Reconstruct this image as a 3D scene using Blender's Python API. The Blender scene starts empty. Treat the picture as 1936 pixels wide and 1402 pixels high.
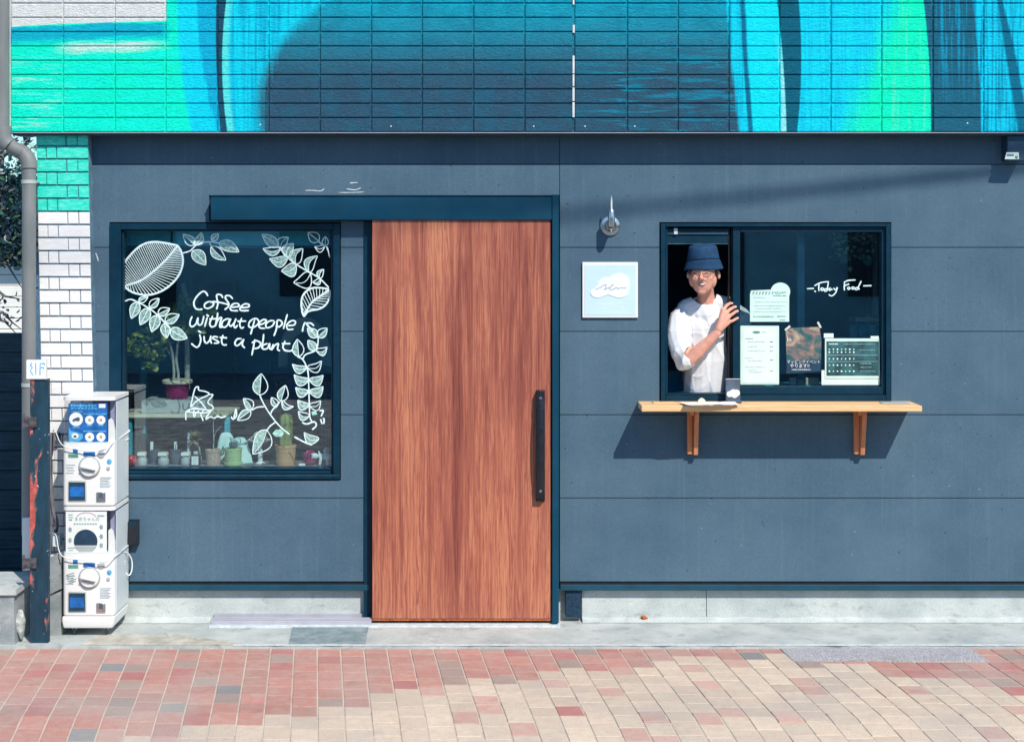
import bpy, bmesh, math, random
from mathutils import Vector, Matrix, noise
random.seed(7)
S = bpy.context.scene
C = S.collection
R = math.radians
# ---------------------------------------------------------------- camera
D = 8.5; F = 2950.0; EYE = 2.06; CX = 968; HZ = 460
cd = bpy.data.cameras.new('camera'); cam = bpy.data.objects.new('camera', cd); C.objects.link(cam)
cam.location = (0, -D, EYE); cam.rotation_euler = (R(90), 0, 0)
cd.sensor_width = 36; cd.lens = 36*F/1936; cd.shift_y = -241/1936; cd.clip_end = 600; cd.clip_start = .05
S.camera = cam
# ---------------------------------------------------------------- sky, sun, exposure
SUN = Vector((.54, -1, 1.15)).normalized()
w = bpy.data.worlds.new('World'); S.world = w; w.use_nodes = True
nt = w.node_tree
sky = nt.nodes.new('ShaderNodeTexSky'); sky.sky_type = 'NISHITA'; sky.sun_disc = False
sky.sun_elevation = math.asin(SUN.z); sky.sun_rotation = math.atan2(SUN.x, SUN.y)
sky.air_density = 1.0; sky.dust_density = .3; sky.ozone_density = 4.5
bg = nt.nodes['Background']; bg.inputs[1].default_value = .15
wb = nt.nodes.new('ShaderNodeMix'); wb.data_type = 'RGBA'; wb.blend_type = 'MULTIPLY'; wb.inputs[0].default_value = 1; wb.inputs[7].default_value = (.80, 1.0, 1.02, 1)
nt.links.new(sky.outputs[0], wb.inputs[6]); nt.links.new(wb.outputs[2], bg.inputs[0])
sl = bpy.data.lights.new('sun', 'SUN'); sl.energy = 4.7; sl.angle = R(.5); sl.color = (1, .93, .83)
so = bpy.data.objects.new('sun', sl); C.objects.link(so); so.rotation_euler = (-SUN).to_track_quat('-Z', 'Y').to_euler(); so.location = (4, -8, 9)
S.view_settings.view_transform = 'Standard'; S.view_settings.look = 'None'
S.view_settings.exposure = 0.0; S.view_settings.gamma = 1; S.view_settings.use_curve_mapping = False
# ---------------------------------------------------------------- helpers
def X(px, y=0.): return (px-CX)*(D+y)/F
def Z(py, y=0.): return EYE+(HZ-py)*(D+y)/F
def P(px, py, y=0.): return Vector((X(px, y), y, Z(py, y)))
def s2l(*c):
    return tuple(((v/255)/12.92 if v/255 <= .04045 else ((v/255+.055)/1.055)**2.4) for v in c)
def tag(o, label=None, cat=None, group=None, kind=None):
    if label: o['label'] = label
    if cat: o['category'] = cat
    if group: o['group'] = group
    if kind: o['kind'] = kind
    return o
WL = {}
def wloc(o): return WL.get(o.name, Vector((0, 0, 0))) if o else Vector((0, 0, 0))
def link(name, data, mat=None, parent=None, local=False):
    o = bpy.data.objects.new(name, data); C.objects.link(o)
    if mat is not None:
        for m in (mat if isinstance(mat, (list, tuple)) else [mat]): data.materials.append(m)
    if parent is not None: o.parent = parent
    o.location = Vector((0, 0, 0)) if local else -wloc(parent)
    WL[o.name] = wloc(parent)+o.location
    return o
def thing(name, loc, label, cat, group=None, kind=None):
    o = bpy.data.objects.new(name, None); C.objects.link(o); o.location = loc; o.empty_display_size = .1
    WL[o.name] = Vector(loc)
    return tag(o, label, cat, group, kind)
class MB:
    def __init__(s): s.bm = bmesh.new()
    def add(s, vs, fs, m=None, mi=0):
        bv = [s.bm.verts.new((m @ Vector(v)) if m is not None else v) for v in vs]
        for f in fs:
            try:
                ff = s.bm.faces.new([bv[i] for i in f]); ff.material_index = mi
            except ValueError: pass
        return s
    def box(s, x0, x1, y0, y1, z0, z1, b=0., m=None, mi=0):
        if x1 < x0: x0, x1 = x1, x0
        if y1 < y0: y0, y1 = y1, y0
        if z1 < z0: z0, z1 = z1, z0
        if b <= 0:
            vs = [(x, y, z) for x in (x0, x1) for y in (y0, y1) for z in (z0, z1)]
            return s.add(vs, [(0, 1, 3, 2), (4, 6, 7, 5), (0, 4, 5, 1), (2, 3, 7, 6), (0, 2, 6, 4), (1, 5, 7, 3)], m, mi)
        t = bmesh.new(); bmesh.ops.create_cube(t, size=1)
        for v in t.verts: v.co = Vector(((x0+x1)/2+v.co.x*(x1-x0), (y0+y1)/2+v.co.y*(y1-y0), (z0+z1)/2+v.co.z*(z1-z0)))
        bmesh.ops.bevel(t, geom=t.edges[:], offset=b, segments=2 if b > .004 else 1, affect='EDGES', profile=.5)
        t.verts.index_update()
        s.add([v.co.copy() for v in t.verts], [[v.index for v in f.verts] for f in t.faces], m, mi); t.free(); return s
    def prism(s, poly, y0, y1, mi=0, m=None):       # poly of (x,z)
        n = len(poly)
        vs = [(x, y0, z) for x, z in poly]+[(x, y1, z) for x, z in poly]
        fs = [tuple(range(n)), tuple(range(2*n-1, n-1, -1))]+[(i, i+n, (i+1) % n+n, (i+1) % n) for i in range(n)]
        return s.add(vs, fs, m, mi)
    def lathe(s, prof, c=(0, 0, 0), seg=24, sx=1, sy=1, m=None, mi=0, cap=True):   # prof of (r,z)
        vs = []; n = len(prof)
        for r, z in prof:
            for k in range(seg):
                a = 2*math.pi*k/seg; vs.append((c[0]+r*math.cos(a)*sx, c[1]+r*math.sin(a)*sy, c[2]+z))
        fs = []
        for i in range(n-1):
            for k in range(seg):
                k2 = (k+1) % seg; fs.append((i*seg+k, i*seg+k2, (i+1)*seg+k2, (i+1)*seg+k))
        if cap: fs += [tuple(range(seg-1, -1, -1)), tuple(range((n-1)*seg, n*seg))]
        return s.add(vs, fs, m, mi)
    def tube(s, pts, r, seg=8, mi=0, close=False):
        pts = [Vector(p) for p in pts]; n = len(pts)
        rs = r if isinstance(r, (list, tuple)) else [r]*n
        vs = []; ref = None
        for i, p in enumerate(pts):
            t = (pts[min(i+1, n-1)]-pts[max(i-1, 0)])
            if t.length < 1e-9: t = Vector((0, 0, 1))
            t.normalize()
            if ref is None: ref = Vector((0, 1, 0)) if abs(t.y) < .9 else Vector((1, 0, 0))
            u = t.cross(ref).normalized(); v = t.cross(u).normalized(); ref = u.cross(t)*1.0 if False else ref
            for k in range(seg):
                a = 2*math.pi*k/seg; vs.append(p+(u*math.cos(a)+v*math.sin(a))*rs[i])
        fs = [(i*seg+k, i*seg+(k+1) % seg, (i+1)*seg+(k+1) % seg, (i+1)*seg+k) for i in range(n-1) for k in range(seg)]
        fs += [tuple(range(seg-1, -1, -1)), tuple(range((n-1)*seg, n*seg))]
        return s.add(vs, fs, None, mi)
    def ball(s, c, r, sub=2, sc=(1, 1, 1), rot=None, mi=0):
        t = bmesh.new(); bmesh.ops.create_icosphere(t, subdivisions=sub, radius=1)
        M = Matrix.Translation(c) @ (rot.to_4x4() if rot else Matrix()) @ Matrix.Diagonal((r*sc[0], r*sc[1], r*sc[2], 1))
        t.verts.index_update()
        s.add([v.co.copy() for v in t.verts], [[v.index for v in f.verts] for f in t.faces], M, mi); t.free(); return s
    def chain(s, pts, rs, sub=1, flat=1.0):
        for (a, b, ra, rb) in zip(pts[:-1], pts[1:], rs[:-1], rs[1:]):
            a = Vector(a); b = Vector(b); n = max(2, int((b-a).length/(min(ra, rb)*.22))+1)
            for i in range(n+1):
                t = i/n; s.ball(a.lerp(b, t), ra+(rb-ra)*t, sub)
        return s
    def mesh(s, name, smooth=False):
        me = bpy.data.meshes.new(name); bmesh.ops.recalc_face_normals(s.bm, faces=s.bm.faces[:])
        s.bm.to_mesh(me); s.bm.free()
        if smooth:
            me.polygons.foreach_set('use_smooth', [True]*len(me.polygons))
            try: me.set_sharp_from_angle(angle=R(40))
            except Exception: pass
        return me
    def build(s, name, mat, parent=None, smooth=False, label=None, local=False):
        o = link(name, s.mesh(name, smooth), mat, parent, local)
        if label: o['label'] = label
        return o
def pbox(x0, x1, y0p, y1p, d0, d1, b=0., ref=None):   # box from photo measures taken on depth plane ref
    r = d0 if ref is None else ref
    return MB().box(X(x0, r), X(x1, r), d0, d1, Z(y0p, r), Z(y1p, r), b)
def remesh(mb, voxel, name, smooth_it=2):
    me = mb.mesh(name); o = bpy.data.objects.new('tmp', me); C.objects.link(o)
    md = o.modifiers.new('r', 'REMESH'); md.mode = 'VOXEL'; md.voxel_size = voxel; md.use_smooth_shade = True
    if smooth_it:
        sm = o.modifiers.new('s', 'SMOOTH'); sm.iterations = smooth_it; sm.factor = .5
    dg = bpy.context.evaluated_depsgraph_get(); dg.update()
    out = bpy.data.meshes.new_from_object(o.evaluated_get(dg)); out.name = name
    bpy.data.objects.remove(o); bpy.data.meshes.remove(me)
    out.polygons.foreach_set('use_smooth', [True]*len(out.polygons))
    return out
# ---------------------------------------------------------------- materials
def newmat(name):
    m = bpy.data.materials.new(name); m.use_nodes = True; t = m.node_tree
    return m, t, t.nodes['Principled BSDF']
def nd(t, typ, **kw):
    n = t.nodes.new('ShaderNode'+typ)
    for k, v in kw.items(): setattr(n, k, v)
    return n
def setin(t, n, i, v):
    if isinstance(v, bpy.types.NodeSocket): t.links.new(v, n.inputs[i])
    else: n.inputs[i].default_value = v
def mth(t, op, a, b=0., c=0.):
    n = nd(t, 'Math', operation=op); setin(t, n, 0, a); setin(t, n, 1, b)
    if op in ('MULTIPLY_ADD',): setin(t, n, 2, c)
    return n.outputs[0]
def mixc(t, f, a, b, blend='MIX'):
    n = nd(t, 'Mix', data_type='RGBA', blend_type=blend)
    setin(t, n, 0, f); setin(t, n, 6, a if isinstance(a, bpy.types.NodeSocket) else (*a, 1)); setin(t, n, 7, b if isinstance(b, bpy.types.NodeSocket) else (*b, 1))
    return n.outputs[2]
def rng(t, v, a, b, c=0., d=1., smooth=True):
    n = nd(t, 'MapRange'); n.interpolation_type = 'SMOOTHSTEP' if smooth else 'LINEAR'
    setin(t, n, 0, v); n.inputs[1].default_value = a; n.inputs[2].default_value = b; n.inputs[3].default_value = c; n.inputs[4].default_value = d
    return n.outputs[0]
def coord(t, sc=(1, 1, 1), loc=(0, 0, 0), rot=(0, 0, 0)):
    tc = nd(t, 'TexCoord'); mp = nd(t, 'Mapping')
    t.links.new(tc.outputs['Object'], mp.inputs[0]); mp.inputs[3].default_value = sc; mp.inputs[1].default_value = loc; mp.inputs[2].default_value = rot
    return mp.outputs[0]
def noi(t, sc=(1, 1, 1), scale=5., det=4., rough=.55, dist=0., loc=(0, 0, 0), rot=(0, 0, 0), vec=None):
    n = nd(t, 'TexNoise'); t.links.new(vec or coord(t, sc, loc, rot), n.inputs['Vector'])
    n.inputs['Scale'].default_value = scale; n.inputs['Detail'].default_value = det; n.inputs['Roughness'].default_value = rough; n.inputs['Distortion'].default_value = dist
    return n.outputs[0]
def bump(t, h, st=.3, dist=.002, nrm=None):
    n = nd(t, 'Bump'); n.inputs['Strength'].default_value = st; n.inputs['Distance'].default_value = dist
    t.links.new(h, n.inputs['Height'])
    if nrm: t.links.new(nrm, n.inputs['Normal'])
    return n.outputs[0]
def pm(name, base, var=.15, scale=12., rough=.6, bst=.2, bscale=150., bdist=.002, metallic=0., spec=.5, stretch=(1, 1, 1), tint=None, pieces=0., rvar=.1, coat=0.):
    m, t, b = newmat(name)
    f = noi(t, stretch, scale, 5, .6)
    dark = tuple(c*(1-var) for c in base); lite = tuple(min(1, c*(1+var)) for c in base)
    if tint: lite = tint
    col = mixc(t, rng(t, f, .3, .7), dark, lite)
    if pieces:
        oi = nd(t, 'ObjectInfo'); gi = nd(t, 'NewGeometry')
        r = mth(t, 'FRACT', mth(t, 'ADD', oi.outputs['Random'], gi.outputs['Random Per Island']))
        col = mixc(t, 1., col, mixc(t, r, (1-pieces,)*3, (1+pieces,)*3), 'MULTIPLY')
    t.links.new(col, b.inputs['Base Color'])
    f2 = noi(t, stretch, scale*3.1, 3, .6, loc=(3, 1, 2))
    t.links.new(rng(t, f2, .25, .75, max(0, rough-rvar), min(1, rough+rvar)), b.inputs['Roughness'])
    b.inputs['Metallic'].default_value = metallic; b.inputs['Specular IOR Level'].default_value = spec
    if coat: b.inputs['Coat Weight'].default_value = coat
    if bst:
        t.links.new(bump(t, noi(t, stretch, bscale, 4, .6, loc=(5, 5, 5)), bst, bdist), b.inputs['Normal'])
    return m
M = {}
# siding: cement board, pits and hair scratches
m, t, b = newmat('grey blue cement siding')
big = noi(t, (1, 1, 1), 1.6, 5, .6); fine = noi(t, (1, 1, 1), 260, 3, .7); hs = noi(t, (4, 1, 40), 6, 4, .7)
base = mixc(t, rng(t, big, .3, .7), (.048, .096, .146), (.069, .124, .178))
oi = nd(t, 'ObjectInfo'); base = mixc(t, 1., base, mixc(t, oi.outputs['Random'], (.93, .93, .94), (1.06, 1.06, 1.05)), 'MULTIPLY')
stk = noi(t, (22, 1, .5), 2, 4, .6, .3, loc=(0, 0, 3)); base = mixc(t, rng(t, stk, .52, .78, 0, .22), base, (.12, .20, .25))
base = mixc(t, rng(t, fine, .35, .75), base, mixc(t, 1., base, (1.55, 1.45, 1.35), 'MULTIPLY'))
base = mixc(t, rng(t, hs, .58, .76, 0, .55), base, (.17, .25, .31))
vo = nd(t, 'TexVoronoi'); t.links.new(coord(t, (1, .3, 1.3)), vo.inputs['Vector']); vo.inputs['Scale'].default_value = 13; vo.inputs['Randomness'].default_value = 1
pit = rng(t, vo.outputs['Distance'], .05, .085, 1, 0)
pitm = mth(t, 'MULTIPLY', pit, rng(t, noi(t, (1, 1, 1), 3, 2), .40, .46))
base = mixc(t, mth(t, 'MULTIPLY', pitm, .75), base, (.02, .05, .09))
vo2 = nd(t, 'TexVoronoi'); t.links.new(coord(t, (1, .3, 1.6), (3.1, 0, 1.7)), vo2.inputs['Vector']); vo2.inputs['Scale'].default_value = 6
lp = mth(t, 'MULTIPLY', rng(t, vo2.outputs['Distance'], .02, .045, 1, 0), .4)
base = mixc(t, lp, base, (.34, .42, .45))
t.links.new(base, b.inputs['Base Color']); b.inputs['Roughness'].default_value = .8; b.inputs['Specular IOR Level'].default_value = .25
h = mth(t, 'SUBTRACT', mth(t, 'MULTIPLY', fine, .5), pitm)
t.links.new(bump(t, h, .55, .0025), b.inputs['Normal']); M['siding'] = m
M['core'] = pm('dark sheathing', (.012, .028, .045), .2)
M['alu'] = pm('black blue aluminium', (.002, .030, .058), .15, 6, .42, .05, 400, .0005, 0, .25)
M['alu_lite'] = pm('worn blue aluminium track', (.05, .12, .17), .25, 14, .35, .08, 300, .0005, .3)
M['steel_blue'] = pm('blue black header steel', (.003, .052, .098), .12, 3, .45, .05, 500, .0004, 0, .25)
M['teal_trim'] = pm('teal base flashing', (.003, .058, .098), .15, 4, .5, .08, 200, .001)
M['white_trim'] = pm('chalky white trim', (.62, .68, .70), .15, 30, .6, .3, 120)
# concrete
def concrete(name, c0, c1, stain, sc=3., bst=.5):
    m, t, b = newmat(name)
    a = noi(t, (1, 1, 1), sc, 7, .65); g = noi(t, (1, 1, 1), 190, 3, .7); s = noi(t, (1, 1, 2.5), 9, 6, .7, .6, loc=(2, 0, 1))
    col = mixc(t, rng(t, a, .3, .7), c0, c1)
    col = mixc(t, rng(t, s, .52, .74, 0, .75), col, stain)
    col = mixc(t, rng(t, g, .3, .8), mixc(t, 1., col, (.82,)*3, 'MULTIPLY'), mixc(t, 1., col, (1.15,)*3, 'MULTIPLY'))
    t.links.new(col, b.inputs['Base Color']); b.inputs['Roughness'].default_value = .88
    t.links.new(bump(t, mth(t, 'ADD', g, mth(t, 'MULTIPLY', s, .8)), bst, .004), b.inputs['Normal'])
    return m
M['found'] = concrete('pale foundation concrete', (.46, .51, .50), (.61, .65, .63), (.32, .35, .35), 5)
M['strip'] = concrete('weathered concrete strip', (.42, .46, .45), (.62, .65, .62), (.22, .25, .26), 3.2, .8)
M['strip_dark'] = concrete('dark patched concrete', (.17, .25, .27), (.34, .40, .42), (.12, .18, .20), 14, .8)
M['block'] = concrete('old concrete block', (.23, .27, .28), (.42, .46, .46), (.12, .15, .16), 6, .8)
M['bed'] = concrete('paver joint sand', (.56, .48, .41), (.66, .57, .48), (.36, .30, .26), 4, .6)
M['asphalt'] = concrete('asphalt', (.10, .12, .13), (.34, .36, .37), (.16, .16, .16), 7, .8)
M['granite'] = concrete('speckled grey drain cover', (.20, .20, .22), (.66, .64, .66), (.30, .30, .32), 120, .6)
def paver(name, c0, c1, c2):
    m, t, b = newmat(name)
    oi = nd(t, 'ObjectInfo'); gi = nd(t, 'NewGeometry')
    r = mth(t, 'FRACT', mth(t, 'ADD', oi.outputs['Random'], mth(t, 'MULTIPLY', gi.outputs['Random Per Island'], 1)))
    tc = nd(t, 'TexCoord'); va = nd(t, 'VectorMath', operation='ADD'); t.links.new(gi.outputs['Position'], va.inputs[0]); va.inputs[1].default_value = (0, 0, 0)
    P_ = va.outputs[0]
    n1 = nd(t, 'TexNoise'); t.links.new(P_, n1.inputs['Vector']); n1.inputs['Scale'].default_value = 22; n1.inputs['Detail'].default_value = 5
    n2 = nd(t, 'TexNoise'); t.links.new(P_, n2.inputs['Vector']); n2.inputs['Scale'].default_value = 240; n2.inputs['Detail'].default_value = 3
    n3 = nd(t, 'TexNoise'); t.links.new(P_, n3.inputs['Vector']); n3.inputs['Scale'].default_value = 1.7; n3.inputs['Detail'].default_value = 5
    col = mixc(t, r, c0, c1)
    col = mixc(t, rng(t, n1.outputs[0], .35, .75, 0, .7), col, c2)
    col = mixc(t, rng(t, n3.outputs[0], .4, .75, 0, .6), col, (.46, .40, .36))
    col = mixc(t, rng(t, n2.outputs[0], .25, .75), mixc(t, 1., col, (.84,)*3, 'MULTIPLY'), mixc(t, 1., col, (1.13,)*3, 'MULTIPLY'))
    r2 = mth(t, 'FRACT', mth(t, 'MULTIPLY', r, 7.31)); col = mixc(t, 1., col, mixc(t, r2, (.91, .92, .93), (1.07, 1.06, 1.05)), 'MULTIPLY')
    n4 = nd(t, 'TexNoise'); t.links.new(P_, n4.inputs['Vector']); n4.inputs['Scale'].default_value = 6; n4.inputs['Detail'].default_value = 7; n4.inputs['Roughness'].default_value = .75
    col = mixc(t, rng(t, n4.outputs[0], .56, .72, 0, .5), col, mixc(t, 1., col, (.62, .60, .60), 'MULTIPLY'))
    t.links.new(col, b.inputs['Base Color']); b.inputs['Roughness'].default_value = .85
    t.links.new(bump(t, mth(t, 'ADD', n2.outputs[0], n1.outputs[0]), .7, .004), b.inputs['Normal'])
    return m
M['p_red'] = paver('red clay paver', (.50, .245, .195), (.54, .25, .21), (.52, .34, .28))
M['p_rose'] = paver('deep rose paver', (.48, .18, .165), (.50, .20, .18), (.47, .25, .22))
M['p_brown'] = paver('grey brown paver', (.36, .26, .22), (.44, .31, .26), (.36, .27, .24))
M['p_grey'] = paver('grey paver', (.25, .25, .25), (.30, .29, .28), (.28, .26, .25))
M['p_tan'] = paver('tan paver', (.64, .52, .40), (.70, .58, .45), (.62, .46, .36))
M['p_pink'] = paver('pinkish worn paver', (.58, .33, .27), (.62, .38, .31), (.60, .45, .37))
# painted brick
def brickpaint(name, c0, c1):
    m, t, b = newmat(name)
    g = noi(t, (6, 1, 30), 5, 4, .6); f = noi(t, (1, 1, 1), 60, 4, .6); q = noi(t, (1, 1, 1), 4, 3, .6)
    col = mixc(t, rng(t, g, .35, .7), c0, c1); col = mixc(t, rng(t, q, .6, .8, 0, .2), col, (.5, .55, .55))
    t.links.new(col, b.inputs['Base Color']); b.inputs['Roughness'].default_value = .55
    t.links.new(bump(t, mth(t, 'ADD', f, g), .35, .003), b.inputs['Normal']); return m
M['b_white'] = brickpaint('white painted brick', (.80, .77, .75), (.88, .86, .83))
M['b_mint'] = brickpaint('mint painted brick', (.0, .62, .48), (.12, .80, .62))
M['mortar'] = pm('grey mortar', (.12, .22, .30), .3, 20, .9, .4, 90)
# door wood
m, t, b = newmat('red brown wood grain laminate')
A = noi(t, (9, 1, .55), 1.5, 6, .6, 1.4); B = noi(t, (60, 1, 1.1), 2.2, 5, .65, .8, loc=(1, 0, 3)); G = noi(t, (260, 1, 6), 1.6, 3, .6, 0, loc=(4, 0, 1)); K = noi(t, (17, 1, 1.3), 1.3, 4, .5, 2.5, loc=(7, 0, 5))
rp = nd(t, 'ValToRGB'); e = rp.color_ramp.elements
e[0].position = .2; e[0].color = (.13, .034, .026, 1); e[1].position = .8; e[1].color = (.60, .24, .125, 1)
for p_, c_ in ((.36, (.26, .072, .048, 1)), (.5, (.40, .128, .078, 1)), (.63, (.52, .19, .105, 1))):
    x_ = e.new(p_); x_.color = c_
Lw = noi(t, (5, 1, .35), 1.0, 3, .5, .6, loc=(3, 0, 9))
v_ = mth(t, 'ADD', mth(t, 'ADD', mth(t, 'MULTIPLY', A, .38), mth(t, 'MULTIPLY', B, .34)), mth(t, 'MULTIPLY', Lw, .28))
v_ = mth(t, 'ADD', mth(t, 'MULTIPLY', mth(t, 'SUBTRACT', v_, .5), 2.35), .53)
t.links.new(v_, rp.inputs[0])
col = mixc(t, rng(t, G, .50, .68, 0, .68), rp.outputs[0], (.22, .05, .045))
wv = nd(t, 'TexWave'); wv.wave_type = 'BANDS'; wv.bands_direction = 'X'
t.links.new(coord(t, (1, 1, .13)), wv.inputs['Vector']); wv.inputs['Scale'].default_value = 16; wv.inputs['Distortion'].default_value = 9; wv.inputs['Detail'].default_value = 3; wv.inputs['Detail Scale'].default_value = 1.4
col = mixc(t, mth(t, 'MULTIPLY', rng(t, wv.outputs[1], .0, .3, 1, 0), rng(t, K, .38, .6, .1, .85)), col, (.27, .075, .058))
t.links.new(col, b.inputs['Base Color']); b.inputs['Roughness'].default_value = .5; b.inputs['Specular IOR Level'].default_value = .35
t.links.new(bump(t, G, .15, .0006), b.inputs['Normal']); M['door'] = m
def wood(name, c0, c1, axis='x'):
    m, t, b = newmat(name); sc = (1.5, 14, 30) if axis == 'x' else (30, 14, 1.5)
    g = noi(t, sc, 4, 5, .6, .5)
    t.links.new(mixc(t, rng(t, g, .3, .7), c0, c1), b.inputs['Base Color']); b.inputs['Roughness'].default_value = .6
    t.links.new(bump(t, g, .25, .0015), b.inputs['Normal']); return m
M['pine'] = wood('pale pine', (.72, .42, .19), (.86, .60, .32))
M['cedar'] = wood('orange cedar', (.50, .17, .07), (.64, .27, .12), 'z')
M['inwood'] = wood('grey interior sill wood', (.20, .19, .22), (.32, .30, .33))
# glass
def glass(name, tint=(.80, .93, .95), refl=1.0):
    m = bpy.data.materials.new(name); m.use_nodes = True; t = m.node_tree; t.nodes.clear()
    o = nd(t, 'OutputMaterial'); tr = nd(t, 'BsdfTransparent'); gl = nd(t, 'BsdfGlossy'); fr = nd(t, 'Fresnel'); mx = nd(t, 'MixShader')
    tr.inputs[0].default_value = (*tint, 1); gl.inputs[0].default_value = (1, 1, 1, 1); gl.inputs['Roughness'].default_value = .006
    t.nodes.remove(fr); ge = nd(t, 'NewGeometry'); dt = nd(t, 'VectorMath', operation='DOT_PRODUCT')
    t.links.new(ge.outputs['Normal'], dt.inputs[0]); t.links.new(ge.outputs['Incoming'], dt.inputs[1])
    ff = mth(t, 'MULTIPLY_ADD', mth(t, 'POWER', mth(t, 'SUBTRACT', 1., mth(t, 'ABSOLUTE', dt.outputs['Value'])), 5.), 1-refl, refl)
    t.links.new(ff, mx.inputs[0]); t.links.new(tr.outputs[0], mx.inputs[1]); t.links.new(gl.outputs[0], mx.inputs[2]); t.links.new(mx.outputs[0], o.inputs[0])
    t.links.new(bump(t, noi(t, (1, 1, 1), 2.2, 1), .05, .002), gl.inputs['Normal'])
    return m
M['glass'] = glass('window glass', (.88, .97, .985), .13)
M['clear'] = glass('clear plastic', (.97, .985, .99), .03)
M['chalk'] = pm('white paint pen', (.72, .90, .90), .12, 60, .8, .3, 200)
M['chalk_fill'] = pm('thin mint paint', (.36, .64, .58), .35, 45, .8, .3, 200, stretch=(1, 1, 2.5))
m = pm('thin translucent mint paint', (.50, .80, .72), .2, 45, .8, .3, 200, stretch=(1, 1, 2.5)); t = m.node_tree
tr = nd(t, 'BsdfTransparent'); mx = nd(t, 'MixShader'); out = t.nodes['Material Output']
t.links.new(rng(t, noi(t, (1, 1, 1), 70, 3, .6), .35, .7, .30, .75), mx.inputs[0]); t.links.new(tr.outputs[0], mx.inputs[1]); t.links.new(t.nodes['Principled BSDF'].outputs[0], mx.inputs[2]); t.links.new(mx.outputs[0], out.inputs[0]); M['wash'] = m
M['room'] = pm('navy interior wall', (.02, .30, .56), .25, 3, .8)
M['room2'] = pm('interior teal panel', (.05, .42, .54), .3, 3, .7)
M['dark'] = pm('black interior', (.006, .009, .016), .2)
M['black'] = pm('satin black', (.010, .012, .018), .2, 20, .35, .1)
M['chrome'] = pm('brushed steel', (.62, .62, .60), .08, 20, .28, .1, 300, .0004, 1.)
M['white_pl'] = pm('white plastic', (.80, .80, .78), .03, 4, .42, .03, 300)
M['side_pl'] = pm('pale grey plastic', (.66, .72, .73), .04, 4, .45, .03, 300)
M['grey_pl'] = pm('grey plastic', (.42, .45, .44), .06, 8, .5)
M['lilac'] = pm('purple grey plastic', (.30, .31, .46), .08, 8, .5)  # purple grey plastic inside the capsule case
M['blue_ink'] = pm('blue print', (.01, .13, .42), .3, 25, .5, 0)
M['cyan_ink'] = pm('light blue print', (.10, .42, .70), .3, 25, .5, 0)
M['navy_ink'] = pm('navy print', (.01, .045, .09), .2, 25, .5, 0)
M['green_ink'] = pm('green print', (.10, .30, .22), .2, 25, .5, 0)
M['pink_ink'] = pm('pink print', (.55, .25, .45), .2, 25, .5, 0)
M['grey_ink'] = pm('grey print', (.28, .38, .42), .2, 25, .5, 0)
M['paper'] = pm('white paper', (.72, .84, .80), .05, 8, .7, .1, 40)
M['paper_w'] = pm('cream paper', (.84, .84, .80), .04, 8, .7, .1, 40)
M['mintpaper'] = pm('mint paper', (.62, .82, .74), .06, 8, .7, .1, 40)
M['sign_ice'] = pm('ice blue acrylic', (.58, .76, .80), .03, 4, .25, 0)
M['sign_white'] = pm('white acrylic', (.82, .82, .81), .02, 4, .3, 0)
M['skin'] = pm('warm skin', (.72, .35, .255), .10, 30, .5, .12, 300, .0006)
M['skin'].node_tree.nodes['Principled BSDF'].inputs['Subsurface Weight'].default_value = .12
M['skin'].node_tree.nodes['Principled BSDF'].inputs['Subsurface Radius'].default_value = (.02, .008, .004)
M['crease'] = pm('crease shade skin', (.50, .20, .15), .1, 30, .5, 0)  # darker skin tone, paints the shade in the smile creases
M['lip'] = pm('lip', (.30, .07, .06), .1, 30, .4, 0)
M['teeth'] = pm('teeth', (.80, .74, .68), .03, 30, .3, 0)
M['hair'] = pm('black hair', (.012, .010, .012), .2, 60, .5, .3, 300)
M['hat'] = pm('navy cotton twill', (.004, .045, .115), .18, 40, .85, .35, 700, .0008)
M['shirt'] = pm('white cotton', (.74, .75, .77), .03, 10, .85, .25, 500, .0008)
M['leafg'] = pm('green leaf', (.26, .34, .04), .4, 14, .5, .2, 60, tint=(.46, .50, .10))
M['leafd'] = pm('dark leaf', (.03, .10, .055), .45, 14, .5, .2, 60)
M['bark'] = pm('pale bark', (.42, .42, .36), .25, 40, .8, .4, 60)
M['magenta'] = pm('magenta pot', (.30, .012, .09), .15, 10, .4)
M['cream'] = pm('cream glaze', (.66, .60, .45), .08, 10, .45)
M['terra'] = pm('terracotta', (.62, .33, .16), .12, 16, .75, .3)
M['cactus'] = pm('cactus skin', (.28, .32, .10), .25, 30, .6, .4, 90)
M['gpot'] = pm('pale green glaze', (.42, .56, .26), .1, 12, .4)
M['speck'] = pm('speckled tan pot', (.50, .34, .26), .4, 160, .7, .3)
M['charpot'] = pm('slate pot', (.07, .10, .14), .2, 20, .6)
M['cloth'] = pm('pale mint cloth', (.62, .80, .74), .08, 12, .85, .4, 60)
M['yarn'] = pm('magenta yarn', (.50, .04, .18), .3, 60, .9, .8, 130)
M['redfruit'] = pm('red glazed', (.55, .04, .07), .3, 20, .4)
M['tape'] = pm('masking tape', (.62, .66, .60), .08, 20, .6)
M['pipe'] = pm('weathered pvc pipe', (.19, .20, .20), .15, 8, .55, .15, 90, stretch=(1, 1, .3))
M['hose'] = pm('grey brown conduit', (.16, .15, .16), .2, 20, .6)
M['frame'] = pm('thin brown frame', (.015, .010, .012), .1, 20, .4, 0)
M['cord'] = pm('white cord', (.80, .82, .80), .03, 8, .45, 0)
M['soffit'] = pm('soffit', (.02, .05, .07), .2)
M['rubble'] = concrete('warm rubble concrete', (.40, .37, .31), (.68, .64, .54), (.30, .28, .24), 9, .9)
M['rail'] = pm('lilac grey aluminium rail', (.42, .42, .47), .08, 10, .5, .05)
M['rust'] = pm('rust', (.42, .12, .04), .4, 60, .9, .6, 90)
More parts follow.
